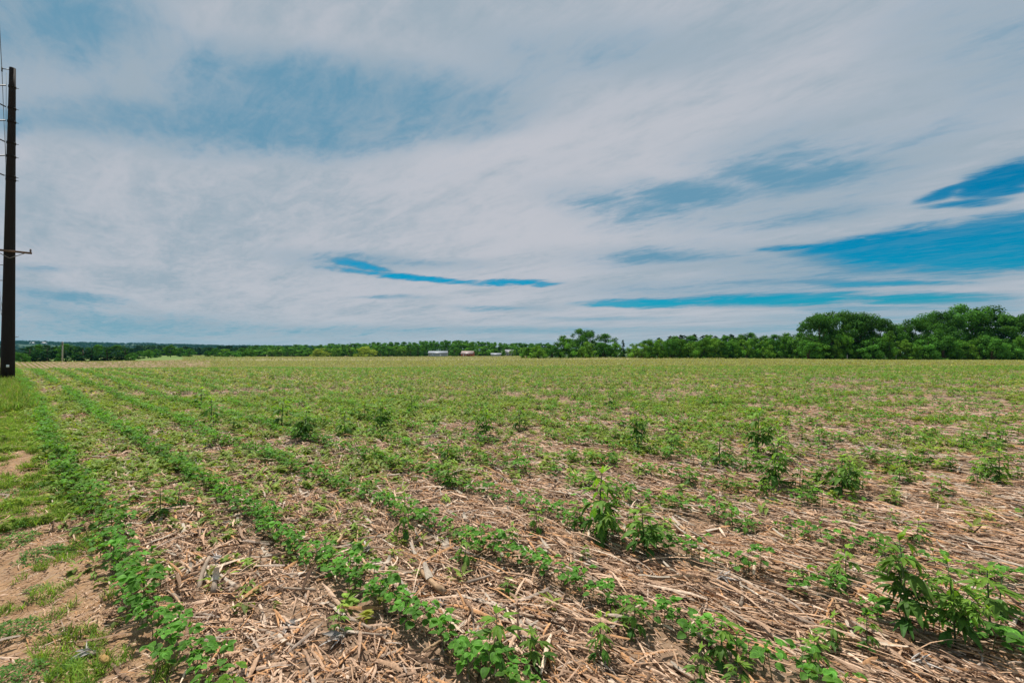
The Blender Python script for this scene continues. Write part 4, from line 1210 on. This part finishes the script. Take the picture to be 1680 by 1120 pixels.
# ------------------------------------------------------------------ power line
P1 = np.array([*ground(12.3, 625)[:2]])
HT = at(15, 112, P1[1])[2] - h1(*P1)                  # pole height from its top in the photo
RB, RT = 8.9 * P1[1] / F, 4.0 * P1[1] / F
D2 = (HT - 3.6) * F / (HY - 492)
P2 = np.array([at(22.5, 580, D2)[0], D2])
LN = (P2 - P1) / np.linalg.norm(P2 - P1)              # along the line, away from the camera
AC = np.array([LN[1], -LN[0]])                        # across it, to the right
dark = (.016, .012, .010)
def Z(py): return at(15, py, P1[1])[2]
z1 = h1(*P1)
pz = lambda py: (Z(py) - z1)                          # photo row -> height on the near pole
def power_pole(xy, label, detail=True):
    o = thing('power_pole', label, 'utility pole', (xy[0], xy[1], float(H(np.array([xy[0]]), np.array([xy[1]]))[0])), math.atan2(AC[1], AC[0]), 'dark poles of the power line')
    pb = PB()
    hs = np.linspace(-.4, HT, 12)
    pb.tube([(0.0, 0, h) for h in hs], [RB - (RB - RT) * (h + .4) / (HT + .4) for h in hs], 14, dark)
    for py in (143, 178, 200, 235, 257, 290, 295):     # banding where the arms are bolted
        h = pz(py); rr_ = RB - (RB - RT) * h / HT
        pb.tube([(0, 0, h - .05), (0, 0, h + .05)], [rr_ + .015] * 2, 14, np.array(dark) * .8)
        pb.tube([(rr_ - .02, 0, h), (rr_ + .09, 0, h)], [.014] * 2, 6, (.05, .05, .05))
    link('pole', pb.mesh('pole', M_POLE), o)
    for a, b in ((143, 178), (200, 235), (257, 290)):
        br = PB(); tip = (-1.55, 0, (pz(a) + pz(b)) / 2 - .02)
        for py in (a, b):
            h = pz(py); st_ = np.array([-.2, 0, h]); en = np.array(tip)
            br.tube([st_, en], [.03, .024], 6, (.06, .055, .05))
            for q_ in np.linspace(.25, .9, 12):
                c = st_ * (1 - q_) + en * q_; d = (en - st_) / np.linalg.norm(en - st_)
                br.tube([c - d * .012, c + d * .012], [.06, .045], 8, (.09, .085, .085))
        link('insulator', br.mesh('insulator', M_METAL), o)
    sp_ = PB(); sp_.tube([(-.1, 0, HT - .12), (-.34, 0, HT - .18)], [.02, .02], 6, (.05, .05, .05)); sp_.tube([(-.34, 0, HT - .32), (-.34, 0, HT - .1)], [.03, .03], 6, (.04, .04, .04))
    link('shield_wire_bracket', sp_.mesh('shield_wire_bracket', M_METAL), o)
    ca = PB(); h = pz(413)
    ca.box((-.74, -RB - .03, h - .045), (.74, -RB + .05, h + .045), (.13, .085, .06))
    cr = link('crossarm', ca.mesh('crossarm', M_BARK), o)
    for s in (-1, 1):
        b_ = PB(); b_.tube([(s * .5, -.235, h - .03), (0, -.25, h - .34)], [.018, .018], 5, (.22, .2, .19)); link('brace', b_.mesh('brace', M_METAL), o)
        i_ = PB(); i_.tube([(s * .69, -RB + .01, h + .05), (s * .69, -RB + .01, h + .1), (s * .69, -RB + .01, h + .13), (s * .69, -RB + .01, h + .2)], [.02, .045, .03, .035], 8, (.16, .12, .11)); link('pin_insulator', i_.mesh('pin_insulator', M_METAL), o)
    for py in (436, 461):
        q_ = PB(); hh = pz(py); q_.tube([(-.2, -.05, hh), (-.52, -.05, hh)], [.018] * 2, 6, (.08, .08, .08)); q_.tube([(-.5, -.05, hh - .08), (-.5, -.05, hh), (-.5, -.05, hh + .1)], [.03, .05, .03], 8, (.12, .12, .12)); link('bracket', q_.mesh('bracket', M_METAL), o)
    gw = PB(); gw.tube([(-.19, -.12, pz(420)), (-.16, -.09, pz(300)), (-.20, 0, HT - .3)], [.008] * 3, 4, (.10, .14, .13)); link('ground_wire', gw.mesh('ground_wire', M_METAL), o)
    if detail:
        tg = PB(); tg.box((-.05, -RB - .01, pz(600) - .06), (.05, -RB + .012, pz(600) + .06), (.75, .75, .75))
        t_ = link('tag', tg.mesh('tag', M_PAINT), o); t_['label'] = 'small white tag nailed near the foot'
    return o
power_pole(P1, 'tall dark power pole at the left edge of the field')
power_pole(P2, 'second power pole far down the line, mostly hidden by the tall one', False)
zp1, zp2 = z1, float(H(np.array([P2[0]]), np.array([P2[1]]))[0])
def wire(side, h, label, sag=1.2, back=True, cat='wire', r=.012, yo=0.0):
    def pt(f, sg):                                     # f=0 near pole, 1 next pole, -1 the one behind the camera
        if f >= 0: a, b = np.array([*(P1 + AC * side), zp1 + h]), np.array([*(P2 + AC * side), zp2 + h]); g_ = f
        else: a, b = np.array([*(P1 + AC * side), zp1 + h]), np.array([*(2 * P1 - P2 + AC * side), h]); g_ = -f
        p = a * (1 - g_) + b * g_; p[2] -= sg * 4 * g_ * (1 - g_); return p
    fs = np.linspace(-1 if back else 0, 1, 81 if back else 41)
    pb = PB(); pb.tube([pt(f, sag) for f in fs], [r] * len(fs), 5, (.06, .06, .065))
    link('power_wire', pb.mesh('power_wire', M_METAL, True), label=label, category=cat, group='wires of the power line')
wire(-.34, HT - .3, 'shield wire running from the top of the tall power pole')
for (a, b), nm in zip(((143, 178), (200, 235), (257, 290)), ('upper', 'middle', 'lower')):
    wire(-1.55, (pz(a) + pz(b)) / 2 - .06, f'{nm} conductor wire hung left of the dark power poles', 1.6)
wire(-.69, pz(413) + .2, 'wire along the left tips of the pole crossarms', 1.0)
wire(-.5, pz(436) + .1, 'upper cable on the small brackets of the power poles', .9)
wire(-.5, pz(461) + .1, 'lower cable on the small brackets of the power poles', .9)

def small_pole(px, top, foot, D, r, label, col, transformer=False, arm=True):
    X = at(px, 580, D)[0]; z = float(H0(np.array([X]), np.array([float(D)]))[0]); h = at(px, top, D)[2] - z
    o = thing('wooden_pole', label, 'utility pole', (X, D, z), .3)
    pb = PB(); pb.tube([(0, 0, -.3), (0, 0, h * .5), (0, 0, h)], [r, r * .85, r * .7], 8, col); link('pole', pb.mesh('pole', M_BARK), o)
    if transformer:
        t_ = PB(); t_.tube([(.05, -.3, h - 1.2), (.05, -.3, h - .3), (.05, -.3, h - .22)], [.22, .22, .12], 10, (.12, .13, .13)); link('transformer', t_.mesh('transformer', M_METAL), o)
    if arm:
        c = PB(); c.box((-.8, -.2, h - .35), (.8, -.12, h - .22), np.array(col) * .7); link('crossarm', c.mesh('crossarm', M_BARK), o)
small_pole(102.5, 560, 596, 150, .24, 'pale wooden utility pole before the dark trees at left', (.42, .37, .33), True, False)
small_pole(574.5, 561.5, 587, 352, .16, 'thin dark pole standing before the far wood', (.12, .1, .09), False, True)
for px, D, lab in ((1390, 110.5, 'grey fence post before the grove, left of its twin'), (1470, 110.5, 'grey fence post before the grove, right of its twin')):
    X = at(px, 580, D)[0]; z = float(H0(np.array([X]), np.array([D]))[0])
    pb = PB(); pb.tube([(0, 0, -.3), (0, 0, .9), (.01, 0, 1.25)], [.09, .085, .07], 7, (.3, .29, .27))
    link('fence_post', pb.mesh('fence_post', M_BARK), None, (X, D, z), label=lab, category='post')

# ------------------------------------------------------------------ sky, sun, air, camera
W = bpy.data.worlds.new('World'); SC.world = W; W.use_nodes = True
t = NT(W.node_tree); bg = W.node_tree.nodes['Background']
sky = t.node('ShaderNodeTexSky', sky_type='NISHITA', sun_disc=False, sun_elevation=SUN_EL, sun_rotation=SUN_AZ, altitude=200, air_density=1.0, dust_density=.6, ozone_density=1.6)
tc = t.node('ShaderNodeTexCoord').outputs['Generated']
sv = t.node('ShaderNodeSeparateXYZ', {0: tc}); dx, dy, dz = sv.outputs
az = t.math('MULTIPLY', t.math('ARCTAN2', dx, dy), 750.0)
el = t.math('MULTIPLY', t.math('ARCSINE', dz), 750.0)
zz = t.math('ADD', t.math('MAXIMUM', dz, 0.0), .07)
plane = t.node('ShaderNodeCombineXYZ', {0: t.math('DIVIDE', dx, zz), 1: t.math('DIVIDE', dy, zz), 2: 0.0}).outputs[0]
def pl_noise(scale, seed, detail, rough, st, dist=0.0, ang=-PI / 4):
    mp = t.node('ShaderNodeMapping', {'Vector': plane, 'Location': (seed, seed * .7, 0), 'Rotation': (0, 0, ang), 'Scale': (st[0], st[1], 1)}, vector_type='TEXTURE').outputs[0]
    return t.noise(mp, scale, detail, rough, dist)
n_warp1 = pl_noise(1.6, 3.1, 5, .6, (1.5, 1))
n_warp2 = pl_noise(1.6, 9.4, 5, .6, (1.5, 1))
n_fib = pl_noise(1.5, 5.7, 9, .6, (2.6, .8), .5)           # drawn-out streaks
n_soft = pl_noise(.7, 1.7, 7, .55, (1.6, .9), .3)
n_fine = pl_noise(5.0, 2.2, 8, .68, (1.9, .8), .6)          # torn edges
n_xf = pl_noise(13.0, 4.9, 7, .66, (1.5, .85), .5)
wamp = t.node('ShaderNodeMapRange', {'Value': el, 'From Min': 0.0, 'From Max': 330.0, 'To Min': 5.0, 'To Max': 70.0}).outputs[0]
azw = t.math('ADD', az, t.math('MULTIPLY', t.math('SUBTRACT', n_warp1, .5), t.math('MULTIPLY', wamp, 2.0)))
elw = t.math('ADD', el, t.math('MULTIPLY', t.math('SUBTRACT', n_warp2, .5), t.math('MULTIPLY', wamp, .8)))
AE = t.node('ShaderNodeCombineXYZ', {0: azw, 1: elw, 2: 0.0}).outputs[0]
def ae(px, py):
    x, y, z = ray(px, py)
    return math.atan2(x, y) * 750, math.atan2(z, math.hypot(x, y)) * 750
def blob(cx, cy, rx, ry, rd, s, soft=.0):
    c_, s_ = math.cos(math.radians(rd)), math.sin(math.radians(rd))
    a, b = ae(cx - rx * c_, cy - rx * s_), ae(cx + rx * c_, cy + rx * s_)
    u, v = ae(cx, cy - ry), ae(cx, cy + ry)
    mid = ((a[0] + b[0]) / 2, (a[1] + b[1]) / 2)
    R_ = math.hypot(b[0] - a[0], b[1] - a[1]) / 2; r_ = abs(u[1] - v[1]) / 2
    mp = t.node('ShaderNodeMapping', {'Vector': AE, 'Location': (*mid, 0), 'Rotation': (0, 0, math.atan2(b[1] - a[1], b[0] - a[0])), 'Scale': (R_, r_, 1)}, vector_type='TEXTURE').outputs[0]
    L_ = t.node('ShaderNodeVectorMath', {0: mp}, operation='LENGTH').outputs[1]
    return t.ramp(L_, soft, 1.25, s, 0.0)
HOLES = [  # gaps and thin places: centre, half axes, tilt, strength, hard core
    (1660, 398, 230, 60, -6, 1.7, 0), (1520, 402, 210, 44, -5, 1.6, 0), (1410, 404, 150, 24, -4, 1.4, 0), (1320, 404, 100, 11, -2, 1.1, 0), (1650, 292, 110, 42, -14, 1.5, 0), (1560, 312, 80, 16, -16, .95, 0), (1590, 334, 110, 15, -6, 1.0, 0),
    (1075, 496, 160, 10, -1, 1.25, 0), (1300, 490, 240, 15, -1, 1.35, 0), (1490, 489, 220, 11, -1, 1.1, 0), (1480, 464, 190, 8, 0, .9, 0), (1340, 462, 160, 6, 0, .6, 0),
    (1450, 436, 330, 44, -1, .55, 0), (1200, 470, 320, 28, -1, .46, 0), (1450, 522, 280, 20, 0, .5, 0),
    (1420, 506, 150, 7, 0, .7, 0), (590, 437, 60, 10, 8, 1.15, 0), (670, 453, 170, 8, 5, 1.1, 0), (850, 464, 90, 7, -1, 1.15, 0), (700, 425, 160, 14, 3, .5, 0), (560, 425, 180, 26, 4, .45, 0), (1095, 418, 110, 14, 0, .66, 0), (1150, 410, 300, 30, -2, .42, 0),
    (1350, 290, 130, 28, -14, .77, 0), (1275, 284, 90, 22, 4, .7, 0), (1120, 312, 110, 22, 6, .62, 0), (1000, 328, 140, 34, 5, .46, 0), (1300, 240, 240, 80, -16, .50, 0), (1230, 320, 330, 60, -6, .42, 0), (1360, 352, 160, 24, -8, .55, 0), (1480, 250, 220, 60, -18, .36, 0),
    (95, 485, 150, 17, 6, .77, 0), (50, 440, 70, 8, 0, .5, 0), (60, 505, 110, 16, 8, .65, 0), (290, 160, 560, 66, 4, .77, 0), (20, 10, 280, 100, 0, .77, 0), (400, 90, 500, 96, 5, .60, 0), (640, 125, 320, 66, 6, .60, 0), (100, 190, 260, 40, 0, .5, 0),
    (150, 530, 300, 30, 0, .62, 0), (480, 540, 380, 16, 0, .42, 0), (640, 487, 90, 5, 0, .5, 0), (830, 505, 110, 8, 0, .62, 0), (900, 540, 260, 9, 0, .55, 0), (1250, 540, 210, 10, 0, .5, 0), (1000, 522, 160, 6, 0, .52, 0), (1620, 500, 170, 24, 0, .55, 0), (1690, 60, 300, 150, 0, .40, 0), (1000, 40, 340, 70, 0, .36, 0)]
tot = soft = None
for hcfg in HOLES:
    b = blob(*hcfg)
    if hcfg[5] >= .78: tot = b if tot is None else t.math('MAXIMUM', tot, b)
    else: soft = b if soft is None else t.math('ADD', soft, t.math('MULTIPLY', b, t.math('SUBTRACT', 1.0, t.math('MINIMUM', soft, 1.0))))
cen = lambda n, k: t.math('MULTIPLY', t.math('SUBTRACT', n, .5), k)
torn = t.math('ADD', t.math('ADD', cen(n_fib, 2.3), cen(n_fine, 2.1)), t.math('ADD', cen(n_soft, .8), cen(n_xf, 1.1)))
back = t.ramp(dy, -.1, .3, .35, 0)
thinf = t.math('ADD', t.math('ADD', t.math('ADD', soft, t.ramp(tot, .0, .8, 0, .75)), back), t.ramp(el, 0, 60, .20, .06))
thinf = t.math('ADD', thinf, t.math('MULTIPLY', torn, t.ramp(thinf, .05, .5, .26, .62)))
thinf = t.ramp(thinf, .0, 1.05)
hard = t.math('ADD', tot, t.math('MULTIPLY', torn, t.ramp(tot, .0, .7, .12, .78)))
hard = t.math('MULTIPLY', t.ramp(hard, .2, 1.05), t.ramp(t.math('ADD', n_fib, t.math('MULTIPLY', n_xf, .4)), .66, .86, 1, .72))
clear = t.mix(1.0, sky.outputs[0], (0.0, .56, .74, 1), 'MULTIPLY')
lowc = t.mix(t.ramp(el, 0, 85, .75, 0), clear, (1.0, 3.1, 4.2, 1))
bright = t.math('ADD', t.math('ADD', cen(n_soft, 1.2), cen(n_fine, 1.1)), t.math('ADD', cen(n_fib, 1.6), cen(n_xf, .6)))
core = t.math('ADD', blob(880, 250, 800, 190, -6, .36, 0), blob(720, 205, 420, 34, -3, .22, 0))
cf = t.ramp(t.math('ADD', t.math('ADD', bright, core), t.ramp(el, 0, 130, .66, .43)), 0, 1.0)
cloud = t.mix(cf, (3.3, 4.15, 4.9, 1), (5.35, 5.45, 5.95, 1))
veil = t.mix(thinf, cloud, t.mix(t.ramp(el, 0, 110, 1, 0), (1.35, 3.05, 4.4, 1), (2.1, 3.95, 4.95, 1)))
col = t.mix(hard, veil, lowc)
t.set(bg, 'Color', col); t.set(bg, 'Strength', .093)

sun = bpy.data.lights.new('sun', 'SUN'); sun.energy = 5.0; sun.angle = math.radians(.53); sun.color = (1, .955, .88)
so = bpy.data.objects.new('sun', sun); COL.objects.link(so)
sd = Vector((math.sin(SUN_AZ) * math.cos(SUN_EL), math.cos(SUN_AZ) * math.cos(SUN_EL), math.sin(SUN_EL)))
so.rotation_euler = sd.to_track_quat('Z', 'Y').to_euler(); so.location = (0, 0, 60)

HAZE = True
if HAZE:
    pb = PB(); pb.box((-7200, -7200, -16), (7200, 7200, 110))
    m = bpy.data.materials.new('haze'); m.use_nodes = True
    t = NT(m.node_tree); m.node_tree.nodes.remove(m.node_tree.nodes['Principled BSDF'])
    pv = t.node('ShaderNodeVolumePrincipled', {'Color': (.14, .52, .68), 'Density': .000055, 'Anisotropy': .1})
    t.l.new(pv.outputs[0], m.node_tree.nodes['Material Output'].inputs['Volume'])
    link('haze', pb.mesh('haze', m), kind='stuff')

cam = bpy.data.cameras.new('camera'); cam.sensor_width = 36; cam.lens = 36 * F / 1680; cam.clip_start = .05; cam.clip_end = 20000
co = bpy.data.objects.new('camera', cam); COL.objects.link(co)
co.location = (0, 0, EYE); co.rotation_euler = (PI / 2 + PITCH, 0, 0)
SC.camera = co
SC.view_settings.view_transform = 'Standard'; SC.view_settings.look = 'None'; SC.view_settings.exposure = .12; SC.view_settings.gamma = 1
SC.cycles.max_bounces = 6; SC.cycles.transparent_max_bounces = 4; SC.cycles.volume_bounces = 0
